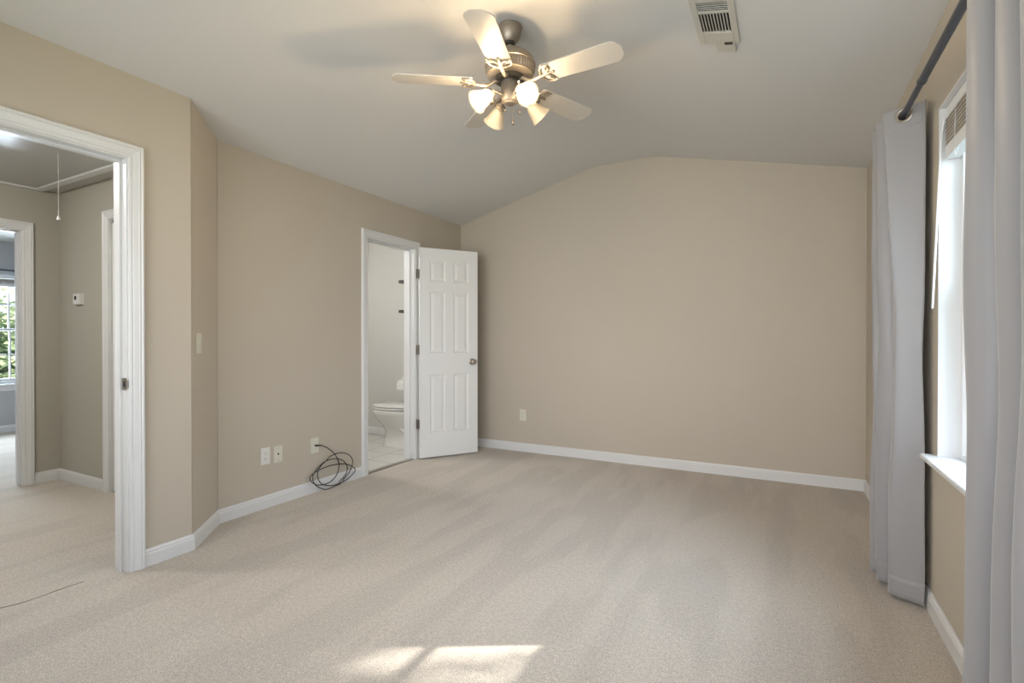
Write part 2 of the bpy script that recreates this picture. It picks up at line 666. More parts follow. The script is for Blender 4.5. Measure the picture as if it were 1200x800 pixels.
# bathroom shell
bm = B()
box(bm, -5.28, XL - T, YB, YB + T, -0.1, 2.55)
struct('wall_bathroom_back', bm, M['wall_bath'])
bm = B()
box(bm, -5.28, -5.18, YH + T + 0.01, YB, -0.1, 2.55)
box(bm, -5.18, XL - T, YH + T + 0.005, YH + T + 0.03, -0.1, 2.55)
struct('wall_bathroom', bm, M['wall_bath'])
bm = B()
box(bm, XL - T - 0.004, XL - T, YH + T + 0.03, BD0 - JT - 0.07, 0, 2.42)
box(bm, XL - T - 0.004, XL - T, BD1 + JT + 0.07, YB, 0, 2.42)
struct('wall_bathroom_side', bm, M['wall_bath'])

# ------------------------------------------------------------------ trim
CAS = [(0.0, 0.0), (0.0, 0.009), (0.004, 0.012), (0.012, 0.013), (0.016, 0.010), (0.020, 0.013), (0.040, 0.017),
       (0.046, 0.020), (0.052, 0.017), (0.056, 0.021), (0.062, 0.021), (0.066, 0.017), (0.068, 0.0)]


def casing(name, origin, axis, normal, w, h, mat=M['trim'] if False else None):
    """U-shaped door casing; origin = floor point of the opening's start, axis = along the wall"""
    bm = B()
    o = Vector(origin)
    ax = Vector(axis)
    n = Vector(normal)
    rows = []
    for (d, t) in CAS:
        d += 0.006
        pts = [(-d, 0), (-d, h + d), (w + d, h + d), (w + d, 0)]
        rows.append([bm.verts.new(o + ax * u + Vector((0, 0, 1)) * z + n * (t + 0.0005)) for u, z in pts])
    for a, b in zip(rows, rows[1:]):
        for k in range(3):
            bm.faces.new([a[k], a[k + 1], b[k + 1], b[k]])
    for k in range(3):
        bm.faces.new([rows[-1][k], rows[-1][k + 1], rows[0][k + 1], rows[0][k]])
    bm.faces.new([r[0] for r in rows])
    bm.faces.new([r[3] for r in rows][::-1])
    return struct(name, bm, M['trim'])


def jamb_y(name, x0, x1, y0, y1, h, stop=None):
    bm = B()
    box(bm, x0, x1, y0 - JT, y0, 0.0, h + JT, 0.0015)
    box(bm, x0, x1, y1, y1 + JT, 0.0, h + JT, 0.0015)
    box(bm, x0, x1, y0, y1, h, h + JT, 0.0015)
    if stop:
        a, b = stop
        box(bm, a, b, y0, y0 + 0.011, 0.0, h, 0.002)
        box(bm, a, b, y1 - 0.011, y1, 0.0, h, 0.002)
        box(bm, a, b, y0 + 0.011, y1 - 0.011, h - 0.011, h, 0.002)
    return struct(name, bm, M['trim'])


jamb_y('trim_2', XL - T - 0.001, XL + 0.001, BD0, BD1, BDZ, (XL - 0.085, XL - 0.045))
casing('trim_3', (XL, BD0, 0), (0, 1, 0), (1, 0, 0), BD1 - BD0, BDZ)
casing('trim_4', (XL - T, BD0, 0), (0, 1, 0), (-1, 0, 0), BD1 - BD0, BDZ)
jamb_y('trim_5', XD - T - 0.001, XD + 0.001, HD0, HD1, HDZ, (XD - 0.075, XD - 0.042))
casing('trim_6', (XD, HD0, 0), (0, 1, 0), (1, 0, 0), HD1 - HD0, HDZ)
casing('trim_7', (XD - T, HD0, 0), (0, 1, 0), (-1, 0, 0), HD1 - HD0, HDZ)
jamb_y('trim_8', XH - T - 0.001, XH + 0.001, FD0, FD1, FDZ, (XH - 0.075, XH - 0.042))
casing('trim_9', (XH, FD0, 0), (0, 1, 0), (1, 0, 0), FD1 - FD0, FDZ)
casing('trim_10', (ED0, YH, 0), (1, 0, 0), (0, -1, 0), ED1 - ED0, EDZ)
bm = B()
box(bm, ED0 - JT, ED0, YH, YH + T, 0, EDZ + JT, 0.0015)
box(bm, ED1, ED1 + JT, YH, YH + T, 0, EDZ + JT, 0.0015)
box(bm, ED0, ED1, YH, YH + T, EDZ, EDZ + JT, 0.0015)
struct('trim_11', bm, M['trim'])

BASE = [(0, 0), (0.013, 0), (0.013, 0.062), (0.010, 0.068), (0.011, 0.074), (0.006, 0.080), (0.004, 0.087), (0, 0.087)]


def baseboard(name, pts, side, mat=None):
    """pts: floor polyline along the wall; side=+1: room lies to the left of the travel direction"""
    bm = B()
    P = [Vector((p[0], p[1])) for p in pts]
    n = len(P)
    nor = []
    for i in range(n - 1):
        d = (P[i + 1] - P[i]).normalized()
        nor.append(Vector((-d.y, d.x)) * side)
    rows = []
    for i in range(n):
        if i == 0:
            m = nor[0]
        elif i == n - 1:
            m = nor[-1]
        else:
            m = (nor[i - 1] + nor[i]).normalized()
            m = m / max(0.2, m.dot(nor[i]))
        rows.append([bm.verts.new((P[i].x + m.x * (t + 0.0005), P[i].y + m.y * (t + 0.0005), z)) for t, z in BASE])
    k = len(BASE)
    for a, b in zip(rows, rows[1:]):
        for j in range(k):
            bm.faces.new([a[j], a[(j + 1) % k], b[(j + 1) % k], b[j]])
    bm.faces.new(rows[0])
    bm.faces.new(rows[-1][::-1])
    return struct(name, bm, M['trim'])


CW = 0.0745
baseboard('baseboard_back', [(XL + 0.0, YB), (XR, YB)], -1)
baseboard('baseboard_right', [(XR, YF), (XR, YB - 0.014)], 1)
baseboard('baseboard_left', [(XL, YB - 0.014), (XL, BD1 + CW)], 1)
baseboard('baseboard_left', [(XL, BD0 - CW), (XL, 1.938), (XD, 1.63), (XD, HD1 + CW)], 1)
baseboard('baseboard_doorway', [(XD, HD0 - CW), (XD, YF)], 1)
baseboard('baseboard_front', [(XD, YF), (XR, YF)], 1)
baseboard('baseboard_hall', [(XH, FD1 + CW), (XH, YH), (ED0 - CW, YH)], -1)
baseboard('baseboard_hall', [(ED1 + CW, YH), (XL - T - 0.01, YH)], -1)
baseboard('baseboard_hall', [(XH, YF), (XH, FD0 - CW)], -1)
baseboard('baseboard_bathroom', [(-5.18, YB), (XL - T - 0.01, YB)], -1)
baseboard('baseboard_far', [(XW, YF), (XW, 4.3)], -1)


# ------------------------------------------------------------------ windows
def window_x(n, xg, sgn, y0, y1, z0, z1, cols, rows, muntins=True):
    """double-hung window in a wall normal to x. xg = plane of the sash, sgn = +1 when the outside is +x"""
    w = bpy.data.objects.new('window_%d' % n, None)
    COL.objects.link(w)
    w.location = (xg, (y0 + y1) / 2, z0)
    w['kind'] = 'structure'
    f = 0.035
    d = 0.045
    bm = B()
    box(bm, xg - d, xg + d, y0, y0 + f, z0, z1, 0.003)
    box(bm, xg - d, xg + d, y1 - f, y1, z0, z1, 0.003)
    box(bm, xg - d, xg + d, y0 + f, y1 - f, z0, z0 + f, 0.003)
    box(bm, xg - d, xg + d, y0 + f, y1 - f, z1 - f, z1, 0.003)
    obj('window_frame', bm, M['vinyl'], w)
    zm = (z0 + z1) / 2
    for (za, zb, off) in ((z0 + f, zm + 0.018, -0.016 * sgn), (zm - 0.018, z1 - f, 0.016 * sgn)):
        bm = B()
        x = xg + off
        s = 0.032
        ya, yb = y0 + f + 0.001, y1 - f - 0.001
        box(bm, x - 0.014, x + 0.014, ya, ya + s, za, zb, 0.003)
        box(bm, x - 0.014, x + 0.014, yb - s, yb, za, zb, 0.003)
        box(bm, x - 0.014, x + 0.014, ya + s, yb - s, za, za + s, 0.003)
        box(bm, x - 0.014, x + 0.014, ya + s, yb - s, zb - s, zb, 0.003)
        if muntins:
            for c in range(1, cols):
                yy = ya + s + (yb - ya - 2 * s) * c / cols
                box(bm, x - 0.007, x + 0.007, yy - 0.009, yy + 0.009, za + s, zb - s)
            for r_ in range(1, rows):
                zz = za + s + (zb - za - 2 * s) * r_ / rows
                box(bm, x - 0.0068, x + 0.0068, ya + s, yb - s, zz - 0.009, zz + 0.009)
        so = obj('sash', bm, M['vinyl'], w)
        bm = B()
        box(bm, x - 0.002, x + 0.002, ya + s - 0.004, yb - s + 0.004, za + s - 0.004, zb - s + 0.004)
        obj('pane', bm, M['glass'], so)
    return w


w1 = window_x(1, XR + 0.115, 1, WY0, WY1, WZ0, WZ1, 3, 3)
# white drywall returns lining the recess, and the projecting stool
bm = B()
box(bm, XR - 0.0005, XR + 0.072, WY1 - 0.006, WY1 + 0.0, WZ0, WZ1)
box(bm, XR - 0.0005, XR + 0.072, WY0, WY0 + 0.006, WZ0, WZ1)
box(bm, XR - 0.0005, XR + 0.072, WY0 + 0.006, WY1 - 0.006, WZ1 - 0.006, WZ1)
struct('trim_12', bm, M['trim'])
bm = B()
prism(bm, [(XR + 0.072, WY0 + 0.002), (XR + 0.072, WY1 - 0.002), (XR - 0.0005, WY1 - 0.002), (XR - 0.0005, WY1 + 0.035), (XR - 0.052, WY1 + 0.035),
           (XR - 0.052, WY0 - 0.035), (XR - 0.0005, WY0 - 0.035), (XR - 0.0005, WY0 + 0.002)], WZ0 + 0.001, WZ0 + 0.020)
bmesh.ops.bevel(bm, geom=[e for e in bm.edges], offset=0.003, segments=2, affect='EDGES')
o = struct('trim_13', bm, M['trim'])

# unseen window, added behind the camera to carry the fill light
w2 = bpy.data.objects.new('window_2', None)
COL.objects.link(w2)
w2.location = ((FX0 + FX1) / 2, YF - 0.06, FZ0)
w2['kind'] = 'structure'
bm = B()
for (a_, b_) in ((FX0, FX0 + 0.05), ((FX0 + FX1) / 2 - 0.03, (FX0 + FX1) / 2 + 0.03), (FX1 - 0.05, FX1)):
    box(bm, a_, b_, YF - 0.10, YF - 0.03, FZ0, FZ1)
for (a_, b_) in ((FZ0, FZ0 + 0.05), (1.43, 1.47), (FZ1 - 0.05, FZ1)):
    box(bm, FX0, FX1, YF - 0.095, YF - 0.035, a_, b_)
fr = obj('window_frame', bm, M['vinyl'], w2)
bm = B()
box(bm, FX0 + 0.02, FX1 - 0.02, YF - 0.067, YF - 0.063, FZ0 + 0.02, FZ1 - 0.02)
obj('pane', bm, M['glass'], w2)
casing('trim_14', (FX0, YF, 0), (1, 0, 0), (0, 1, 0), FX1 - FX0, FZ1)

w3 = window_x(3, XW - 0.055, -1, FW0, FW1, FWZ0 + 0.03, FWZ1, 6, 2)
bm = B()
box(bm, XW - 0.02, XW + 0.05, FW0 - 0.05, FW1 + 0.05, FWZ0 + 0.005, FWZ0 + 0.03, 0.003)
box(bm, XW + 0.0005, XW + 0.014, FW0 - 0.03, FW1 + 0.03, FWZ0 - 0.055, FWZ0 + 0.004, 0.002)
struct('trim_15', bm, M['trim'])

# ------------------------------------------------------------------ bathroom door (six panels), swung open into the bedroom
HX, HY = -3.092, 3.884
ang = math.atan2(4.386 - 3.884, -2.756 + 3.092)
DW, DH, DT = 0.604, 2.02, 0.035
door = bpy.data.objects.new('door_1', None)
COL.objects.link(door)
door.location = (HX, HY, 0.016)
door.rotation_euler = (0, 0, ang)
door['kind'] = 'structure'


def panel_door(bm, W, H, D, y0=0.0):
    """slab with six sunken-and-raised panels on both faces. x: 0..W, y: y0-D..y0"""
    st, mid = 0.10, 0.085
    cols = [(st, (W - mid) / 2), ((W + mid) / 2, W - st)]
    # z rows measured from the bottom: lower, middle, top panels
    rws = [(0.235, 0.80), (1.005, 1.60), (1.70, 1.905)]
    xs = [0, cols[0][0], cols[0][1], cols[1][0], cols[1][1], W]
    zz = [0, rws[0][0], rws[0][1], rws[1][0], rws[1][1], rws[2][0], rws[2][1], H]
    for side in (0, 1):
        y = y0 if side else y0 - D
        s = -1 if side else 1      # inward direction
        for i in range(5):
            for j in range(7):
                x0, x1, z0, z1 = xs[i], xs[i + 1], zz[j], zz[j + 1]
                if i in (1, 3) and j in (1, 3, 5):
                    steps = [(0, 0), (0.006, 0.004), (0.012, 0.009), (0.020, 0.009), (0.040, 0.003), (0.044, 0.002)]
                    rings = []
                    for (ins, dep) in steps:
                        rings.append([bm.verts.new((a, y + s * dep, c)) for a, c in
                                      ((x0 + ins, z0 + ins), (x1 - ins, z0 + ins), (x1 - ins, z1 - ins), (x0 + ins, z1 - ins))])
                    for a, b in zip(rings, rings[1:]):
                        for k in range(4):
                            bm.faces.new([a[k], a[(k + 1) % 4], b[(k + 1) % 4], b[k]])
                    bm.faces.new(rings[-1])
                else:
                    bm.faces.new([bm.verts.new(p) for p in ((x0, y, z0), (x1, y, z0), (x1, y, z1), (x0, y, z1))])
    for (xa, xb, za, zb) in ((0, 0, 0, H), (W, W, 0, H)):
        bm.faces.new([bm.verts.new(p) for p in ((xa, y0 - D, 0), (xa, y0, 0), (xa, y0, H), (xa, y0 - D, H))])
    for z in (0, H):
        bm.faces.new([bm.verts.new(p) for p in ((0, y0 - D, z), (W, y0 - D, z), (W, y0, z), (0, y0, z))])
    bmesh.ops.remove_doubles(bm, verts=bm.verts, dist=0.0002)


bm = B()
panel_door(bm, DW, DH, DT, 0.0)
slab = obj('door_slab', bm, M['door'], door, world=False)
# knob: rosette, neck, ball on both faces
bm = B()
for s in (1, -1):
    y = 0.0 if s > 0 else -DT
    lathe(bm, [(0, 0), (0.032, 0), (0.033, 0.004), (0.028, 0.008), (0.013, 0.011), (0.011, 0.028), (0.017, 0.034), (0.026, 0.042),
               (0.0285, 0.052), (0.025, 0.061), (0.015, 0.066), (0, 0.067)], 24, frame_at((DW - 0.062, y, 0.915), (0, s, 0)))
obj('door_knob', bm, M['nickel'], door, True, world=False)
bm = B()
box(bm, DW - 0.0005, DW + 0.0015, -DT + 0.006, -0.006, 0.885, 0.945)
obj('latch_plate', bm, M['nickel'], door, world=False)
for zc in (1.785, 1.055, 0.34):
    bm = B()
    lathe(bm, [(0, -0.047), (0.0045, -0.047), (0.006, -0.045), (0.006, 0.045), (0.0045, 0.047), (0, 0.047)], 14, Matrix.Translation((-0.008, 0.004, zc - 0.016)))
    box(bm, -0.0028, -0.0006, -0.032, 0.002, zc - 0.061, zc + 0.029)
    box(bm, -0.031, -0.009, 0.001, 0.003, zc - 0.061, zc + 0.029, mat=Matrix.Translation((-0.007, 0, 0)) @ Matrix.Rotation(R(35), 4, 'Z') @ Matrix.Translation((0.007, 0, 0)))
    obj('hinge', bm, M['nickel'], door, 30, world=False)

# strike plate on the hallway jamb
bm = B()
box(bm, XD - 0.040, XD + 0.002, HD1 - 0.0025, HD1 + 0.0, 0.905, 0.965, 0.0006)
box(bm, XD + 0.002, XD + 0.006, HD1 - 0.004, HD1 + 0.004, 0.915, 0.955, 0.0008)
sp = obj('strike_plate', bm, M['nickel'])
tag(sp, 'small nickel strike plate let into the hallway doorway jamb', 'strike plate')
bm = B()
box(bm, XD - 0.028, XD - 0.010, HD1 - 0.0032, HD1 - 0.0024, 0.922, 0.948)
obj('latch_hole', bm, M['dark_hole'], sp, world=False)

# closed door at the end of the hall
d3 = bpy.data.objects.new('door_2', None)
COL.objects.link(d3)
d3.location = (ED0 + 0.003, YH + 0.05, 0.012)
d3['kind'] = 'structure'
bm = B()
panel_door(bm, ED1 - ED0 - 0.006, 2.02, 0.035, 0.0)
obj('door_slab', bm, M['door'], d3, world=False)
bm = B()
lathe(bm, [(0, 0), (0.032, 0), (0.033, 0.004), (0.028, 0.008), (0.013, 0.011), (0.011, 0.028), (0.026, 0.042),
           (0.0285, 0.052), (0.015, 0.066), (0, 0.067)], 24, frame_at((0.68, -0.035, 0.915), (0, -1, 0)))
obj('door_knob', bm, M['nickel'], d3, True, world=False)


# ------------------------------------------------------------------ wall plates
def plate_frame(pos, normal):
    """matrix: local x = across, local y = out of the wall, local z = up"""
    n = Vector(normal)
    x = n.cross(Vector((0, 0, 1))).normalized()
    m = Matrix((x, n, Vector((0, 0, 1)))).transposed().to_4x4()
    m.translation = Vector(pos)
    return m


def wall_plate(kind, pos, normal, label, cat, mat, name, group=None):
    n = Vector(normal).normalized()
    t = thing(name, label, cat, pos, math.atan2(n.y, n.x) - PI / 2, group)
    bm = B()
    box(bm, -0.035, 0.035, 0.0003, 0.006, -0.0575, 0.0575, 0.0022)
    obj('cover_plate', bm, mat, t, 30, world=False)
    if kind == 'duplex':
        for dz in (0.0195, -0.0195):
            bm = B()
            lathe(bm, [(0, 0.0), (0.0165, 0.0), (0.0165, 0.002), (0.015, 0.003), (0, 0.003)], 20, Matrix.Translation((0, 0.0055, dz)) @ Matrix.Rotation(R(-90), 4, 'X'))
            rc = obj('receptacle', bm, mat, t, 30, world=False)
            bm = B()
            box(bm, -0.0075, -0.0055, 0.0083, 0.0089, dz - 0.001, dz + 0.007)
            box(bm, 0.0055, 0.0075, 0.0083, 0.0089, dz - 0.001, dz + 0.007)
            lathe(bm, [(0, 0), (0.0025, 0), (0.0025, 0.0006), (0, 0.0006)], 10, Matrix.Translation((0, 0.0083, dz - 0.008)) @ Matrix.Rotation(R(-90), 4, 'X'))
            obj('slots', bm, M['dark_hole'], rc, world=False)
        bm = B()
        lathe(bm, [(0, 0), (0.003, 0), (0.0025, 0.001), (0, 0.0012)], 10, Matrix.Translation((0, 0.006, 0)) @ Matrix.Rotation(R(-90), 4, 'X'))
        obj('screw', bm, mat, t, world=False)
    elif kind == 'jack':
        for dz in (0.042, -0.042):
            bm = B()
            lathe(bm, [(0, 0), (0.003, 0), (0.0025, 0.001), (0, 0.0012)], 10, Matrix.Translation((0, 0.006, dz)) @ Matrix.Rotation(R(-90), 4, 'X'))
            obj('screw', bm, M['nickel'], t, world=False)
        bm = B()
        box(bm, -0.006, 0.006, 0.0055, 0.0075, -0.006, 0.006, 0.001)
        obj('jack', bm, M['dark_hole'], t, world=False)
    elif kind == 'coax':
        for dz in (0.042, -0.042):
            bm = B()
            lathe(bm, [(0, 0), (0.003, 0), (0.0025, 0.001), (0, 0.0012)], 10, Matrix.Translation((0, 0.006, dz)) @ Matrix.Rotation(R(-90), 4, 'X'))
            obj('screw', bm, mat, t, world=False)
        bm = B()
        lathe(bm, [(0, 0), (0.0075, 0), (0.0075, 0.003), (0.0045, 0.003), (0.0045, 0.010), (0, 0.010)], 12, Matrix.Translation((0, 0.0055, 0)) @ Matrix.Rotation(R(-90), 4, 'X'))
        obj('connector', bm, M['nickel'], t, world=False)
    elif kind == 'switch':
        bm = B()
        box(bm, -0.005, 0.005, 0.0055, 0.0075, -0.012, 0.012, 0.0008)
        box(bm, -0.0035, 0.0035, 0.007, 0.017, 0.0, 0.007, 0.001, mat=Matrix.Rotation(R(18), 4, 'X'))
        obj('toggle', bm, mat, t, world=False)
        for dz in (0.030, -0.030):
            bm = B()
            lathe(bm, [(0, 0), (0.003, 0), (0.0025, 0.001), (0, 0.0012)], 10, Matrix.Translation((0, 0.006, dz)) @ Matrix.Rotation(R(-90), 4, 'X'))
            obj('screw', bm, mat, t, world=False)
    return t


wall_plate('duplex', (XL, 2.268, 0.357), (1, 0, 0), 'white duplex outlet, leftmost of the three plates low on the left wall', 'outlet', M['white_plastic'], 'wall_outlet')
wall_plate('jack', (XL, 2.367, 0.352), (1, 0, 0), 'ivory phone jack plate between the white outlet and the cable plate', 'phone jack', M['ivory'], 'phone_jack')
wall_plate('coax', (XL, 2.684, 0.353), (1, 0, 0), 'ivory coaxial plate with a black cable plugged in', 'cable outlet', M['ivory'], 'cable_outlet')
wall_plate('duplex', (-2.364, YB, 0.375), (0, -1, 0), 'ivory outlet low on the back wall just right of the open door', 'outlet', M['ivory'], 'wall_outlet')
wall_plate('duplex', (XR, 4.255, 0.378), (-1, 0, 0), 'outlet low on the window wall beyond the far curtain', 'outlet', M['white_plastic'], 'wall_outlet')
na = Vector((1.938 - 1.63, -(XL - XD), 0)).normalized()
tpos = Vector((XD, 1.63, 0)).lerp(Vector((XL, 1.938, 0)), 0.235)
wall_plate('switch', (tpos.x, tpos.y, 1.135), (na.x, na.y, 0), 'ivory toggle light switch on the narrow angled wall', 'light switch', M['ivory'], 'light_switch')

# ------------------------------------------------------------------ coil of cable leaning on the baseboard
CP = [(-3.113, 2.684, 0.353), (-3.105, 2.706, 0.352), (-3.101, 2.732, 0.346), (-3.098, 2.792, 0.309), (-3.089, 2.845, 0.255), (-3.092, 2.886, 0.186), (-3.095, 2.882, 0.115), (-3.094, 2.836, 0.066), (-3.089, 2.768, 0.048), (-3.084, 2.679, 0.059), (-3.083, 2.625, 0.09), (-3.087, 2.605, 0.123), (-3.092, 2.627, 0.146), (-3.095, 2.688, 0.165), (-3.094, 2.785, 0.177), (-3.089, 2.909, 0.169), (-3.084, 2.986, 0.144), (-3.083, 3.047, 0.1), (-3.087, 3.043, 0.069), (-3.092, 2.979, 0.031), (-3.095, 2.902, 0.017), (-3.094, 2.81, 0.02), (-3.089, 2.719, 0.056), (-3.084, 2.679, 0.105), (-3.083, 2.672, 0.155), (-3.087, 2.705, 0.196), (-3.092, 2.759, 0.223), (-3.095, 2.812, 0.251), (-3.093, 2.901, 0.258), (-3.089, 2.976, 0.233), (-3.084, 3.02, 0.184), (-3.083, 3.019, 0.137), (-3.087, 2.988, 0.081), (-3.092, 2.939, 0.041), (-3.095, 2.915, 0.016), (-3.093, 2.835, 0.006), (-3.088, 2.755, 0.006), (-3.084, 2.679, 0.043), (-3.083, 2.637, 0.087), (-3.087, 2.628, 0.127), (-3.092, 2.65, 0.159), (-3.095, 2.713, 0.203), (-3.093, 2.772, 0.224), (-3.088, 2.844, 0.223), (-3.084, 2.918, 0.195), (-3.083, 2.964, 0.139), (-3.087, 2.961, 0.088), (-3.092, 2.932, 0.053), (-3.095, 2.915, 0.041)]
cab = thing('coaxial_cable', 'black coaxial cable coiled in loops against the left baseboard', 'cable', (-3.09, 2.85, 0))
bm = B()
tube(bm, catmull(CP, 5), 0.0036, 8)
obj('cord', bm, M['black'], cab, True)
bm = B()
tube(bm, [(-3.120, 2.684, 0.353), (-3.108, 2.686, 0.353), (-3.104, 2.70, 0.3525), (-3.102, 2.712, 0.351)], [0.0065, 0.007, 0.006, 0.0045], 10)
obj('plug', bm, M['black'], cab, True)
bm = B()
tube(bm, [(-3.095, 2.916, 0.044), (-3.096, 2.900, 0.030), (-3.097, 2.893, 0.023)], [0.0045, 0.006, 0.006], 10)
obj('connector', bm, M['nickel'], cab, True)

# ------------------------------------------------------------------ thermostat in the hall
th = thing('thermostat', 'small white thermostat with dark display on the hall end wall', 'thermostat', (-4.93, YH, 1.475), PI)
bm = B()
box(bm, -0.062, 0.062, 0.0004, 0.008, -0.046, 0.046, 0.002)
obj('back_plate', bm, M['white_plastic'], th, world=False)
bm = B()
box(bm, -0.056, 0.056, 0.008, 0.028, -0.042, 0.042, 0.004)
bd = obj('housing', bm, M['white_plastic'], th, 30, world=False)
bm = B()
box(bm, 0.000, 0.030, 0.0279, 0.0288, -0.006, 0.024)
obj('display', bm, M['dark_hole'], th, world=False)

# ------------------------------------------------------------------ attic hatch in the hall ceiling
ah = thing('attic_hatch', 'grey attic access panel with white frame in the hall ceiling', 'attic hatch', (-4.6, 1.49, ZH))
hx0, hx1, hy0, hy1 = XH + 0.055, -3.35, 1.19, 1.775
bm = B()
box(bm, hx0, hx1, hy0, hy1, ZH - 0.006, ZH - 0.0005)
obj('panel', bm, M['hatch'], ah)
bm = B()
g = 0.009
for bx in ((hx0 - 0.05, hx0 - g, hy0 - 0.06, hy1 + 0.06), (hx1 + g, hx1 + 0.06, hy0 - 0.06, hy1 + 0.06), (hx0 - g, hx1 + g, hy1 + g, hy1 + 0.06), (hx0 - g, hx1 + g, hy0 - 0.06, hy0 - g)):
    box(bm, bx[0], bx[1], bx[2], bx[3], ZH - 0.018, ZH - 0.0005, 0.003)
obj('frame', bm, M['trim'], ah)
bm = B()
cx, cy = -4.13, 1.515
tube(bm, [(cx, cy, ZH - 0.004), (cx, cy, 2.15), (cx, cy, 1.955)], 0.0016, 6)
pc = obj('pull_cord', bm, M['cord'], ah)
bm = B()
lathe(bm, [(0, 0.030), (0.004, 0.030), (0.006, 0.022), (0.011, 0.006), (0.011, 0.0), (0, 0.0)], 14, Matrix.Translation((cx, cy, 1.928)))
obj('bell', bm, M['trim'], pc, True)

# hall ceiling lamp (left of the frame), lights the hall
hl = thing('ceiling_light', 'flush white dome light on the hall ceiling beyond the attic hatch', 'ceiling light', (-4.1, 0.62, ZH))
bm = B()
lathe(bm, [(0, -0.001), (0.16, -0.001), (0.165, -0.012), (0.155, -0.022), (0, -0.022)], 32)
obj('base', bm, M['nickel'], hl, True, world=False)
bm = B()
lathe(bm, [(0.15, -0.022), (0.145, -0.05), (0.11, -0.085), (0.05, -0.105), (0, -0.108)], 32)
obj('lamp_dome', bm, M['dome'], hl, True, world=False)
bl = thing('ceiling_light', 'flush white dome light on the bathroom ceiling', 'ceiling light', (-4.15, 3.3, 2.42))  # out-of-view lamp, added to brighten the bathroom
bm = B()
lathe(bm, [(0, -0.001), (0.16, -0.001), (0.165, -0.012), (0.155, -0.022), (0, -0.022)], 32)
obj('base', bm, M['nickel'], bl, True, world=False)
bm = B()
lathe(bm, [(0.15, -0.022), (0.145, -0.05), (0.11, -0.085), (0.05, -0.105), (0, -0.108)], 32)
obj('lamp_dome', bm, emit_mat('bath_dome_glass', (1.0, 0.98, 0.95), 105.0), bl, True, world=False)


# ------------------------------------------------------------------ toilet (front points to -x)
TX, TY = XL - T - 0.004, 4.28
toi = thing('toilet', 'white porcelain toilet with closed lid beyond the bathroom doorway', 'toilet', (TX - 0.40, TY, -0.003))


def ell(cx, a, b, z, seg=36, front=1.0, p=2.2):
    pts = []
    for k in range(seg):
        t = 2 * PI * k / seg
        c, s = math.cos(t), math.sin(t)
        x = math.copysign(abs(c) ** (2 / p), c) * a * (front if c < 0 else 1)
        y = math.copysign(abs(s) ** (2 / p), s) * b
        pts.append((cx + x, TY + y, z))
    return pts


def loft(bm, rings, cap=True):
    R_ = [[bm.verts.new(p) for p in r] for r in rings]
    for a, b in zip(R_, R_[1:]):
        n = len(a)
        for k in range(n):
            bm.faces.new([a[k], a[(k + 1) % n], b[(k + 1) % n], b[k]])
    if cap:
        bm.faces.new(R_[0][::-1])
        bm.faces.new(R_[-1])


z0 = -0.003
bm = B()
cxb = TX - 0.47
loft(bm, [ell(TX - 0.345, 0.275, 0.115, z0), ell(TX - 0.345, 0.277, 0.117, z0 + 0.012), ell(TX - 0.345, 0.268, 0.108, z0 + 0.03),
          ell(TX - 0.355, 0.245, 0.098, 0.10), ell(TX - 0.365, 0.235, 0.098, 0.16), ell(TX - 0.385, 0.24, 0.115, 0.215), ell(TX - 0.425, 0.26, 0.148, 0.27),
          ell(TX - 0.455, 0.275, 0.172, 0.32), ell(TX - 0.465, 0.278, 0.181, 0.345), ell(TX - 0.467, 0.282, 0.186, 0.355), ell(TX - 0.467, 0.282, 0.186, 0.395), ell(TX - 0.467, 0.276, 0.181, 0.40)])
obj('bowl', bm, M['porcelain'], toi, 50)
# trapway relief on the side of the pedestal
bm = B()
for s in (-1, 1):
    tube(bm, catmull([(TX - 0.40, TY + s * 0.075, 0.27), (TX - 0.33, TY + s * 0.085, 0.22), (TX - 0.25, TY + s * 0.088, 0.17), (TX - 0.21, TY + s * 0.085, 0.10), (TX - 0.22, TY + s * 0.08, 0.02)], 5), 0.030, 10)
obj('trapway', bm, M['porcelain'], toi, True)
bm = B()
loft(bm, [ell(TX - 0.465, 0.280, 0.186, 0.404), ell(TX - 0.465, 0.286, 0.190, 0.408), ell(TX - 0.465, 0.286, 0.190, 0.420), ell(TX - 0.465, 0.280, 0.186, 0.424)])
obj('seat', bm, M['porcelain'], toi, 50)
bm = B()
loft(bm, [ell(TX - 0.463, 0.280, 0.185, 0.429), ell(TX - 0.463, 0.286, 0.190, 0.433), ell(TX - 0.463, 0.284, 0.188, 0.444), ell(TX - 0.463, 0.25, 0.16, 0.452), ell(TX - 0.463, 0.12, 0.08, 0.455)])
obj('lid', bm, M['porcelain'], toi, 50)
bm = B()
loft(bm, [ell(TX - 0.465, 0.276, 0.181, 0.399), ell(TX - 0.465, 0.276, 0.181, 0.405)])
loft(bm, [ell(TX - 0.465, 0.276, 0.181, 0.423), ell(TX - 0.465, 0.276, 0.181, 0.430)])
obj('bumper', bm, M['dark_hole'], toi)  # dark filler paints the shade in the gaps under seat and lid
bm = B()
box(bm, TX - 0.195, TX - 0.012, TY - 0.20, TY + 0.20, 0.40, 0.74, 0.02)
tk = obj('tank', bm, M['porcelain'], toi, 50)
bm = B()
box(bm, TX - 0.205, TX - 0.008, TY - 0.21, TY + 0.21, 0.741, 0.775, 0.01)
obj('tank_lid', bm, M['porcelain'], toi, 50)
bm = B()
tube(bm, [(TX - 0.195, TY - 0.15, 0.68), (TX - 0.215, TY - 0.15, 0.68)], 0.012, 12)
tube(bm, [(TX - 0.213, TY - 0.155, 0.68), (TX - 0.218, TY - 0.08, 0.672)], 0.006, 10)
obj('flush_lever', bm, M['nickel'], tk, True)

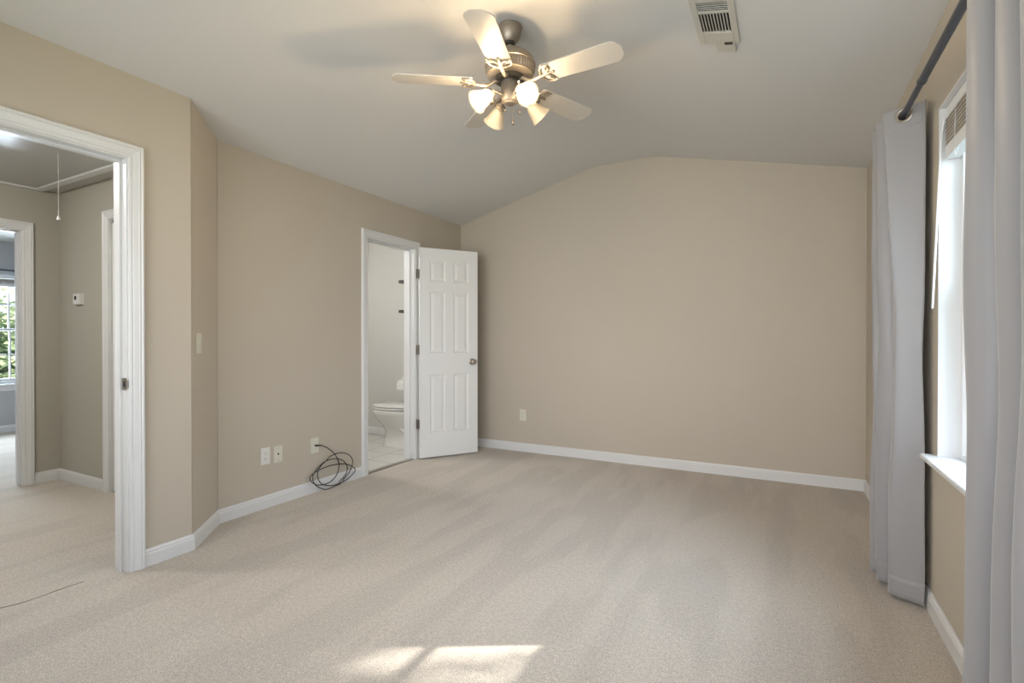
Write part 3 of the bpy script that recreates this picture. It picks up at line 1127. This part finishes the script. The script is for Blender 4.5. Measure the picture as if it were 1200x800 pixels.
# toilet paper holder on the back wall
tp = thing('toilet_paper_holder', 'chrome holder carrying a white paper roll above the toilet', 'toilet paper holder', (-3.87, YB, 0.64))
bm = B()
for xx in (-3.80,):
    lathe(bm, [(0, 0), (0.026, 0), (0.026, 0.006), (0.010, 0.012), (0.009, 0.075), (0.012, 0.082), (0, 0.085)], 18, frame_at((xx, YB - 0.0005, 0.64), (0, -1, 0)))
tube(bm, [(-3.80, YB - 0.075, 0.64), (-3.955, YB - 0.075, 0.64)], 0.006, 10)
lathe(bm, [(0, 0), (0.010, 0), (0.011, 0.006), (0, 0.008)], 12, frame_at((-3.953, YB - 0.075, 0.64), (-1, 0, 0)))
obj('bracket', bm, M['nickel'], tp, True)
rl = thing('toilet_paper_roll', 'white toilet paper roll hanging on the chrome holder', 'toilet paper', (-3.88, YB - 0.075, 0.64))
bm = B()
lathe(bm, [(0.020, -0.05), (0.054, -0.05), (0.055, -0.048), (0.055, 0.048), (0.054, 0.05), (0.020, 0.05), (0.020, -0.05)], 28, frame_at((-3.88, YB - 0.075, 0.640), (1, 0, 0)))
obj('roll', bm, M['paper'], rl, 40)
bm = B()
box(bm, -3.93, -3.83, YB - 0.132, YB - 0.1305, 0.575, 0.65)
obj('loose_sheet', bm, M['paper'], rl)

# two dark shelves above the toilet, seen end-on
for zc, lab in ((1.737, 'upper dark shelf on the bathroom wall over the toilet'), (1.436, 'lower dark shelf on the bathroom wall over the toilet')):
    s = thing('wall_shelf', lab, 'shelf', (TX, 4.29, zc), 0, 'dark shelves over the toilet')
    bm = B()
    pr_ = [(TX - 0.0005, zc - 0.026), (TX - 0.0005, zc + 0.018), (TX - 0.185, zc + 0.016), (TX - 0.188, zc - 0.010), (TX - 0.185, zc - 0.013)]
    a = [bm.verts.new((x, 4.00, z)) for x, z in pr_]
    b = [bm.verts.new((x, 4.58, z)) for x, z in pr_]
    bm.faces.new(a)
    bm.faces.new(b[::-1])
    for i in range(len(pr_)):
        j = (i + 1) % len(pr_)
        bm.faces.new([a[i], a[j], b[j], b[i]])
    obj('board', bm, M['shelf'], s)

# ------------------------------------------------------------------ air register on the right ceiling slope
kx = (ZT - ZR) / (XR - XT1)
vx = -0.281
vz = ZT - kx * (vx - XT1)
ux = Vector((1, 0, -kx)).normalized()
uy = Vector((0, 1, 0))
un = ux.cross(uy)          # points up
un = -un if un.z > 0 else un   # into the room
mv = Matrix((ux, uy, un)).transposed().to_4x4()
mv.translation = Vector((vx, 2.545, vz))
vent = thing('ceiling_vent', 'off-white louvred air register on the sloped ceiling', 'vent', (vx, 2.545, vz))


def vbox(bm, *a, **k):
    box(bm, *a, mat=mv @ k.pop('m', Matrix.Identity(4)), **k)


hw, hl_ = 0.095, 0.19
bm = B()
for bx in ((-hw, -hw + 0.028, -hl_, hl_), (hw - 0.03, hw, -hl_, hl_), (-hw + 0.028, hw - 0.03, 0.085, hl_), (-hw + 0.028, hw - 0.03, -hl_, -hl_ + 0.03)):
    vbox(bm, bx[0], bx[1], bx[2], bx[3], 0.0005, 0.009, bev=0.003)
vbox(bm, -hw + 0.028, hw - 0.03, -0.085, -0.073, 0.0005, 0.008)
obj('vent_frame', bm, M['vent'], vent)
bm = B()
vbox(bm, -hw + 0.02, hw - 0.02, -hl_ + 0.02, 0.09, 0.0003, 0.0012)
obj('vent_opening', bm, M['dark_hole'], vent)
bm = B()
for k in range(9):
    xx = -hw + 0.037 + k * 0.0138
    vbox(bm, xx - 0.0022, xx + 0.0022, -0.073, 0.085, 0.001, 0.008, m=Matrix.Translation((xx, 0, 0.004)) @ Matrix.Rotation(R(30), 4, 'Y') @ Matrix.Translation((-xx, 0, -0.004)))
for k in range(6):
    yy = -0.158 + k * 0.0145
    vbox(bm, -hw + 0.028, hw - 0.03, yy - 0.001, yy + 0.001, 0.001, 0.005)
obj('louvers', bm, M['vent'], vent)
bm = B()
vbox(bm, -0.018, 0.072, 0.088, 0.27, 0.009, 0.0115, bev=0.001)
dfl = obj('deflector', bm, M['vent'], vent)
bm = B()
vbox(bm, 0.025, 0.062, 0.175, 0.195, 0.0115, 0.014)
obj('magnet', bm, M['dark_metal'], dfl)

# ------------------------------------------------------------------ ceiling fan
FX, FY = -1.28, 2.375
fan = thing('ceiling_fan', 'pewter ceiling fan with five white blades and a four shade light kit', 'ceiling fan', (FX, FY, ZT))
TF = Matrix.Translation((FX, FY, 0))
bm = B()
lathe(bm, [(0, ZT - 0.0005), (0.064, ZT - 0.0005), (0.066, ZT - 0.008), (0.060, ZT - 0.014), (0.060, ZT - 0.020), (0.057, ZT - 0.045), (0.046, ZT - 0.072), (0.034, ZT - 0.085), (0, ZT - 0.085)], 36, TF)
can = obj('canopy', bm, M['pewter'], fan, 35)
bm = B()
lathe(bm, [(0, ZT - 0.0855), (0.026, ZT - 0.0855), (0.024, ZT - 0.094), (0, ZT - 0.096)], 24, TF)
obj('ball_joint', bm, M['dark_metal'], can, True)
bm = B()
lathe(bm, [(0.0125, ZT - 0.09), (0.0125, 2.70), (0.020, 2.698), (0.020, 2.683)], 16, TF)
obj('downrod', bm, M['pewter'], fan, 35)
bm = B()
lathe(bm, [(0, 2.682), (0.030, 2.682), (0.060, 2.676), (0.098, 2.660), (0.122, 2.640), (0.131, 2.622), (0.133, 2.612), (0.136, 2.610), (0.136, 2.603), (0.132, 2.600)], 48, TF)
lathe(bm, [(0.124, 2.560), (0.122, 2.552), (0.108, 2.546), (0.070, 2.542), (0, 2.542)], 48, TF)
mo = obj('motor_housing', bm, M['pewter'], fan, 35)
# fluted band round the motor
bm = B()
seg = 96
rr = []
for z, rb in ((2.600, 0.130), (2.585, 0.1295), (2.570, 0.126), (2.560, 0.122)):
    rr.append([bm.verts.new((FX + (rb + (0.0022 if k % 2 else -0.002)) * math.cos(2 * PI * k / seg), FY + (rb + (0.0022 if k % 2 else -0.002)) * math.sin(2 * PI * k / seg), z)) for k in range(seg)])
for a, b in zip(rr, rr[1:]):
    for k in range(seg):
        bm.faces.new([a[k], a[(k + 1) % seg], b[(k + 1) % seg], b[k]])
obj('fluted_band', bm, M['pewter'], mo)
bm = B()
lathe(bm, [(0.078, 2.5415), (0.074, 2.522), (0.052, 2.519), (0, 2.519)], 32, TF)
obj('flywheel', bm, M['dark_metal'], fan, 35)
bm = B()
lathe(bm, [(0, 2.5185), (0.047, 2.5185), (0.048, 2.510), (0.048, 2.472), (0.050, 2.468), (0.050, 2.460), (0.046, 2.458), (0.046, 2.428), (0.043, 2.416), (0.032, 2.409), (0.030, 2.405), (0.018, 2.402), (0, 2.401)], 32, TF)
obj('switch_housing', bm, M['pewter'], fan, 35)

ZB = 2.512
for k in range(5):
    a = R(-147 + 72 * k)
    RM = TF @ Matrix.Rotation(a, 4, 'Z')
    pitch = Matrix.Translation((0.20, 0, ZB)) @ Matrix.Rotation(R(-9.5), 4, 'X')
    # blade outline in local (x outwards, y across)
    pts = [(0.0, -0.052), (0.012, -0.060), (0.24, -0.067), (0.375, -0.070), (0.392, -0.060), (0.414, -0.030), (0.416, 0.0),
           (0.414, 0.030), (0.392, 0.060), (0.375, 0.070), (0.24, 0.067), (0.012, 0.060), (0.0, 0.052)]
    bm = B()
    lo = [bm.verts.new((x, y, 0.0)) for x, y in pts]
    hi = [bm.verts.new((x, y, 0.006)) for x, y in pts]
    bm.faces.new(lo[::-1])
    bm.faces.new(hi)
    n = len(pts)
    for i in range(n):
        bm.faces.new([lo[i], lo[(i + 1) % n], hi[(i + 1) % n], hi[i]])
    bmesh.ops.transform(bm, matrix=RM @ pitch, verts=bm.verts)
    bl_ = obj('blade', bm, M['blade'], fan)
    # scrolled blade iron
    bm = B()
    tube(bm, catmull([(0.060, 0, 2.528), (0.085, 0, 2.520), (0.115, 0, 2.500), (0.150, 0, 2.497), (0.185, 0, 2.503)], 5), [0.009] * 21, 10)
    bmesh.ops.transform(bm, matrix=RM, verts=bm.verts)
    sub = B()
    # scroll: crescent and two curls lying under the blade root
    cres = [(0.055, -0.058, -0.006), (0.022, -0.060, -0.006), (0.000, -0.042, -0.007), (-0.010, -0.018, -0.008), (-0.012, 0.0, -0.009), (-0.010, 0.018, -0.008), (0.000, 0.042, -0.007), (0.022, 0.060, -0.006), (0.055, 0.058, -0.006)]
    tube(sub, catmull(cres, 5), [0.0035 + 0.004 * math.sin(PI * i / 40) for i in range(41)], 8)
    for s in (1, -1):
        curl = [(-0.010, 0.0, -0.008), (0.018, 0.010 * s, -0.006), (0.040, 0.026 * s, -0.006), (0.046, 0.042 * s, -0.006), (0.034, 0.050 * s, -0.006), (0.024, 0.040 * s, -0.006), (0.030, 0.030 * s, -0.006)]
        tube(sub, catmull(curl, 5), 0.0042, 8)
    tube(sub, [(-0.014, 0, -0.009), (0.02, 0, -0.006), (0.062, 0, -0.005)], [0.009, 0.007, 0.004], 8)
    for (sx, sy) in ((0.055, 0.0), (0.030, 0.045), (0.030, -0.045)):
        lathe(sub, [(0, -0.0005), (0.008, -0.0005), (0.008, -0.007), (0.004, -0.010), (0, -0.010)], 10, Matrix.Translation((sx, sy, 0)))
    bmesh.ops.transform(sub, matrix=RM @ pitch, verts=sub.verts)
    tmp = bpy.data.meshes.new('tmp')
    sub.to_mesh(tmp)
    sub.free()
    bm.from_mesh(tmp)
    bpy.data.meshes.remove(tmp)
    obj('blade_iron', bm, M['pewter'], fan, 50)

# light kit: four arms, sockets and bell shades
LIT = (0, 3)
for k in range(4):
    a = R(-34 + 90 * k)
    dx = Vector((math.cos(a), math.sin(a), 0))
    c0 = Vector((FX, FY, 0))

    def P(r, z):
        return c0 + dx * r + Vector((0, 0, z))
    arm = B()
    tube(arm, catmull([P(0.042, 2.440), P(0.062, 2.446), P(0.080, 2.452), P(0.096, 2.446), P(0.108, 2.434)], 5), 0.007, 10)
    ar = obj('lamp_arm', arm, M['pewter'], fan, True)
    ax = (dx * 0.80 + Vector((0, 0, -0.60))).normalized()
    base = P(0.102, 2.442)
    FM = frame_at(base, ax)
    bm = B()
    lathe(bm, [(0, -0.006), (0.012, -0.006), (0.018, 0.0), (0.026, 0.006), (0.028, 0.018), (0.026, 0.024), (0, 0.024)], 24, FM)
    for t in range(3):
        aa = 2 * PI * t / 3
        lathe(bm, [(0, 0), (0.003, 0), (0.003, 0.010), (0.005, 0.011), (0.005, 0.016), (0, 0.016)], 8, FM @ Matrix.Translation((0.026 * math.cos(aa), 0.026 * math.sin(aa), 0.012)) @ Matrix.Rotation(aa, 4, 'Z') @ Matrix.Rotation(R(90), 4, 'Y'))
    obj('socket', bm, M['pewter'], ar, 35)
    bm = B()
    pf = [(0.024, 0.020), (0.027, 0.026), (0.032, 0.040), (0.038, 0.058), (0.044, 0.078), (0.050, 0.096), (0.058, 0.110), (0.0605, 0.114)]
    inner = [(r - 0.003, z) for r, z in pf[::-1]]
    lathe(bm, pf + inner, 40, FM)
    obj('lamp_shade', bm, M['shade_on'] if k in LIT else M['shade_off'], ar, 60)
    bm = B()
    lathe(bm, [(0, 0.024), (0.012, 0.024), (0.013, 0.040), (0.020, 0.058), (0.0235, 0.072), (0.020, 0.086), (0.010, 0.094), (0, 0.096)], 20, FM)
    obj('light_bulb', bm, M['bulb_on'] if k in LIT else M['bulb_off'], ar, True)

for (px_, py_, ztop, zbot) in ((-1.262, 2.372, 2.405, 2.315), (-1.232, 2.395, 2.42, 2.375)):
    bm = B()
    nb = int((ztop - zbot) / 0.006)
    tube(bm, [(px_, py_, ztop), (px_, py_, zbot)], 0.0012, 6)
    for i in range(nb):
        bmesh.ops.create_icosphere(bm, subdivisions=1, radius=0.0022, matrix=Matrix.Translation((px_, py_, ztop - i * 0.006)))
    ch = obj('pull_chain', bm, M['dark_metal'], fan)
    bm = B()
    lathe(bm, [(0, 0), (0.0025, 0), (0.004, -0.004), (0.0035, -0.010), (0.0065, -0.018), (0.006, -0.025), (0, -0.029)], 12, Matrix.Translation((px_, py_, zbot + 0.001)))
    obj('fob', bm, M['dark_metal'], ch, True)

# ------------------------------------------------------------------ curtain rod
RX, RZ = 0.468, 2.148
rod = thing('curtain_rod', 'dark grey telescoping curtain rod above the right window', 'curtain rod', (RX, 2.2, RZ))
bm = B()
tube(bm, [(RX, 1.02, RZ), (RX, 2.46, RZ)], 0.0145, 20)
lathe(bm, [(0.0145, -0.004), (0.0158, -0.003), (0.0158, 0.012), (0.0125, 0.014)], 20, frame_at((RX, 2.455, RZ), (0, 1, 0)))
obj('outer_tube', bm, M['rod'], rod, 40)
bm = B()
tube(bm, [(RX, 2.44, RZ), (RX, 3.12, RZ)], 0.0115, 18)
obj('inner_tube', bm, M['rod'], rod, 40)
for yy, s in ((1.02, -1), (3.12, 1)):
    bm = B()
    lathe(bm, [(0, 0), (0.013, 0), (0.017, 0.006), (0.017, 0.012), (0.012, 0.018), (0.022, 0.034), (0.020, 0.050), (0.010, 0.058), (0, 0.060)], 20, frame_at((RX, yy, RZ), (0, s, 0)))
    obj('finial', bm, M['rod'], rod, True)
for yy in (1.06, 3.08):
    bm = B()
    box(bm, XR - 0.006, XR - 0.0005, yy - 0.012, yy + 0.012, RZ - 0.04, RZ + 0.03, 0.001)
    tube(bm, [(XR - 0.004, yy, RZ - 0.018), (RX, yy, RZ - 0.018)], 0.005, 10)
    tube(bm, catmull([(RX + 0.016, yy, RZ + 0.004), (RX + 0.012, yy, RZ - 0.014), (RX, yy, RZ - 0.0195), (RX - 0.012, yy, RZ - 0.014), (RX - 0.017, yy, RZ + 0.004)], 4), 0.004, 8)
    obj('rod_bracket', bm, M['rod'], rod, True)


# ------------------------------------------------------------------ curtains
def curtain(name, label, top, bot, ztop, zbot, bow, parent_y):
    """top / bot: plan polylines of the folded cloth at the header and at the hem"""
    t = thing(name, label, 'curtain', (RX, parent_y, 0), 0, None)
    T_ = catmull([(x, y, 0) for x, y in top], 8)
    B_ = catmull([(x, y, 0) for x, y in bot], 8)
    cross = []
    for a, b in zip(T_, T_[1:]):
        if (a.x - RX) * (b.x - RX) < 0:
            p = a.lerp(b, (RX - a.x) / (b.x - a.x))
            d = b - a
            cross.append((Vector((RX, p.y, RZ - 0.006)), Vector((d.y, -d.x, 0)).normalized()))
    H_ = ztop - zbot

    def point(i, v):
        p = T_[i].lerp(B_[i], v ** 0.8)
        if bow:
            g = max(0.0, 1 - abs(i - bow[0]) / bow[1]) * math.sin(PI * v)
            p.x += bow[2] * g
            p.y += bow[3] * g
        k = min(1, v * 2)
        p.x += k * (0.005 * math.sin(v * 9 + i * 0.12) + 0.002 * math.sin(v * 21 + i * 0.2))
        p.y += k * 0.005 * math.sin(v * 7 + i * 0.10)
        return (min(p.x, XR - 0.012), p.y, ztop - H_ * v)

    def sheet(nm, vs_, thick, dz=0.0):
        bm = B()
        rows = [[bm.verts.new(point(i, v)) for i in range(len(T_))] for v in vs_]
        for a, b in zip(rows, rows[1:]):
            for i in range(len(a) - 1):
                c = (a[i].co + b[i + 1].co) / 2
                if any((c - g[0]).length < 0.027 for g in cross):
                    continue        # the eyelet hole
                bm.faces.new([a[i], a[i + 1], b[i + 1], b[i]])
        bmesh.ops.delete(bm, geom=[v for v in bm.verts if not v.link_faces], context='VERTS')
        o = obj(nm, bm, M['cloth'], t, 80)
        so = o.modifiers.new('thickness', 'SOLIDIFY')
        so.thickness = thick
        so.offset = 0
        return o
    top_v = [0.10 * i / 26 / H_ for i in range(27)]
    rest = [top_v[-1] + (1 - top_v[-1]) * i / 42 for i in range(1, 43)]
    sheet('cloth_panel', [0.0008] + top_v[1:] + rest[:-1] + [0.9992], 0.0022)
    sheet('header_band', top_v[:24], 0.0042)
    sheet('hem', [0.957, 0.968, 0.98, 0.99, 1.0], 0.0042)
    for c, nrm in cross:
        bm = B()
        ring = [(0.0225, -0.0045), (0.0245, -0.0062), (0.032, -0.0058), (0.0345, -0.003), (0.0345, 0.003), (0.032, 0.0058), (0.0245, 0.0062), (0.0225, 0.0045), (0.0225, -0.0045)]
        lathe(bm, ring, 28, frame_at(c, nrm))
        obj('grommet', bm, M['nickel'], t, 60)
    return t


# far curtain, bunched beyond the window
ftop = [(0.532, 2.735), (0.524, 2.752), (0.468, 2.783), (0.412, 2.814), (0.398, 2.830), (0.425, 2.850), (0.500, 2.868), (0.532, 2.886), (0.505, 2.905), (0.440, 2.915),
        (0.392, 2.935), (0.400, 2.958), (0.480, 2.975), (0.530, 2.992), (0.490, 3.010), (0.410, 3.022), (0.388, 3.040), (0.42, 3.062), (0.50, 3.075)]
fbot = [(0.530, 2.730), (0.520, 2.742), (0.475, 2.768), (0.432, 2.793), (0.420, 2.818), (0.432, 2.845), (0.485, 2.865), (0.510, 2.885), (0.485, 2.905), (0.430, 2.915),
        (0.402, 2.935), (0.405, 2.960), (0.470, 2.985), (0.500, 3.000), (0.465, 3.020), (0.405, 3.030), (0.388, 3.050), (0.41, 3.075), (0.48, 3.095)]
curtain('curtain', 'light grey grommet curtain bunched beyond the far edge of the window', ftop, fbot, RZ + 0.030, 0.018, (30, 26.0, 0.022, -0.045), 2.88)
ntop, nbot = [], []
ys = [1.640, 1.455, 1.315, 1.190]
for i, y in enumerate(ys):
    xt = 0.402 + 0.004 * (i % 2)
    ntop += [(xt + 0.040, y + 0.050), (xt + 0.012, y + 0.026), (xt, y), (xt + 0.018, y - 0.034), (0.468, y - 0.052), (0.515, y - 0.066), (0.532, y - 0.084), (0.505, y - 0.096)]
    nbot += [(xt + 0.044, y + 0.052), (xt + 0.010, y + 0.030), (xt - 0.002, y + 0.004), (xt + 0.020, y - 0.036), (0.462, y - 0.056), (0.505, y - 0.070), (0.522, y - 0.086), (0.495, y - 0.098)]
curtain('curtain', 'light grey grommet curtain in the foreground at the right edge', ntop, nbot, RZ + 0.030, 0.018, None, 1.42)


# ------------------------------------------------------------------ raised blind in the right window
def blind(name, label, x, y0, y1, ztop, zstack, zrail, sgn, wand=None):
    t = thing(name, label, 'window blind', (x, (y0 + y1) / 2, ztop))
    bm = B()
    box(bm, x - 0.020, x + 0.020, y0, y1, ztop - 0.040, ztop, 0.002)
    obj('headrail', bm, M['vinyl'], t)
    bm = B()
    n = max(3, int((ztop - 0.042 - zstack) / 0.0052))
    for i in range(n):
        z = zstack + (ztop - 0.044 - zstack) * i / n
        sh = 0.0018 * math.sin(i * 2.1)
        box(bm, x - 0.022 + sh, x + 0.022 + sh, y0 + 0.004, y1 - 0.004, z, z + 0.0028)
    obj('slats', bm, M['slat'], t)
    bm = B()
    box(bm, x - 0.023, x + 0.023, y0 + 0.003, y1 - 0.003, zrail, zstack - 0.001, 0.003)
    obj('bottom_rail', bm, M['vinyl'], t)
    if wand:
        bm = B()
        tube(bm, wand, 0.0042, 6)
        obj('tilt_wand', bm, M['vinyl'], t)
        bm = B()
        for dy in (0.14,):
            tube(bm, [(x - 0.022, y1 - dy, ztop - 0.03), (x - 0.026, y1 - dy, zrail), (x - 0.026, y1 - dy - 0.02, zrail - 0.03), (x - 0.026, y1 - dy - 0.05, zrail - 0.01)], 0.0012, 6)
        obj('lift_cord', bm, M['vinyl'], t)
    return t


blind('window_blind', 'raised horizontal blind with beige slats at the top of the right window', XR + 0.040, WY0 + 0.012, WY1 - 0.012, WZ1 - 0.008, 1.935, 1.885, 1,
      [(XR + 0.012, 2.628, 2.045), (XR + 0.004, 2.632, 1.99), (XR - 0.018, 2.655, 1.285)])
blind('window_blind', 'raised white blind in the window of the room across the hall', XW + 0.035, FW0 + 0.02, FW1 - 0.02, FWZ1 - 0.005, 1.83, 1.80, -1)
fr_ = thing('curtain_rod', 'thin dark curtain rod above the window across the hall', 'curtain rod', (XW + 0.08, 2.1, 2.005))
bm = B()
tube(bm, [(XW + 0.08, 1.2, 2.005), (XW + 0.08, 3.1, 2.005)], 0.011, 12)
obj('pole', bm, M['rod'], fr_, True)
for yy in (1.25, 3.05):
    bm = B()
    box(bm, XW + 0.0005, XW + 0.006, yy - 0.012, yy + 0.012, 1.97, 2.03)
    tube(bm, [(XW + 0.004, yy, 1.99), (XW + 0.08, yy, 1.99)], 0.005, 8)
    obj('rod_bracket', bm, M['rod'], fr_, True)


# ------------------------------------------------------------------ outdoors: lawn and trees
bm = B()
box(bm, -60, 60, -60, 60, -3.3, -3.2)
struct('ground', bm, M['grass'])


def tree(label, base, crown, rad, n, leaf, trunk_r, seed, droop=None):
    rnd = random.Random(seed)
    t = thing('tree', label, 'tree', base, 0, None)
    c = Vector(crown)
    bm = B()
    b0 = Vector(base)
    tube(bm, catmull([b0, b0.lerp(c, 0.35) + Vector((0.1, 0.05, 0)), b0.lerp(c, 0.7), c], 4), [trunk_r * (1 - 0.06 * i) for i in range(13)], 8)
    for i in range(9):
        d = Vector((rnd.uniform(-1, 1), rnd.uniform(-1, 1), rnd.uniform(-0.2, 0.9))).normalized()
        s = b0.lerp(c, rnd.uniform(0.65, 1))
        e = c + Vector((d.x * rad[0], d.y * rad[1], d.z * rad[2])) * 0.85
        tube(bm, [s, s.lerp(e, 0.5) + Vector((0, 0, -0.06)), e], [trunk_r * 0.35, trunk_r * 0.2, 0.012], 6)
    obj('trunk', bm, M['bark'], t, True)
    bm = B()
    cl = [Vector((rnd.gauss(0, 0.5), rnd.gauss(0, 0.5), rnd.gauss(0, 0.5))) for _ in range(28)]
    cl = [v if v.length < 1 else v.normalized() for v in cl]
    for i in range(n):
        k = rnd.choice(cl)
        v = k * 0.8 + Vector((rnd.gauss(0, 0.16), rnd.gauss(0, 0.16), rnd.gauss(0, 0.16)))
        p = c + Vector((v.x * rad[0], v.y * rad[1], v.z * rad[2]))
        s = leaf * rnd.uniform(0.6, 1.2)
        q = Matrix.Translation(p) @ Vector((rnd.gauss(0, 1), rnd.gauss(0, 1), rnd.gauss(0, 1))).to_track_quat('Z', 'Y').to_matrix().to_4x4()
        vs = [bm.verts.new(q @ Vector(w_)) for w_ in ((-s, 0, 0), (0, -s * 0.5, s * 0.12), (s, 0, 0), (0, s * 0.5, s * 0.12))]
        bm.faces.new(vs)
    if droop:
        # thin sprays of leaves hanging below the crown
        x0, y0_, y1_, z0_, z1_, m = droop
        for i in range(m):
            p = Vector((x0 + rnd.uniform(-0.4, 0.4), rnd.uniform(y0_, y1_), z1_))
            ln = rnd.uniform(0.2, 1.0) * (z1_ - z0_)
            q = 0.0
            while q < ln:
                s = leaf * rnd.uniform(0.4, 0.8)
                w = Matrix.Translation(p + Vector((rnd.uniform(-0.03, 0.03), rnd.uniform(-0.04, 0.04), -q))) @ Vector((rnd.gauss(0, 1), rnd.gauss(0, 1), rnd.gauss(0, 1))).to_track_quat('Z', 'Y').to_matrix().to_4x4()
                vs = [bm.verts.new(w @ Vector(c_)) for c_ in ((-s, 0, 0), (0, -s * 0.5, 0), (s, 0, 0), (0, s * 0.5, 0))]
                bm.faces.new(vs)
                q += 0.055
    fo = obj('foliage', bm, M['leaf'], t)
    return t


tree('leafy tree outside the right window', (5.6, 4.9, -3.2), (5.2, 4.85, 4.27), (1.5, 1.9, 1.45), 26000, 0.085, 0.16, 3, (5.2, 4.2, 5.4, 2.85, 3.55, 26))
tree('bright leafy tree outside the window across the hall', (-15.5, 4.0, -3.2), (-15.0, 4.2, 0.4), (2.0, 2.0, 2.2), 9000, 0.12, 0.2, 5)
tree('more distant tree behind the bright one outside the far window', (-24, 5.2, -3.2), (-24, 5.2, -0.5), (2.6, 3.4, 2.6), 9000, 0.14, 0.2, 9)
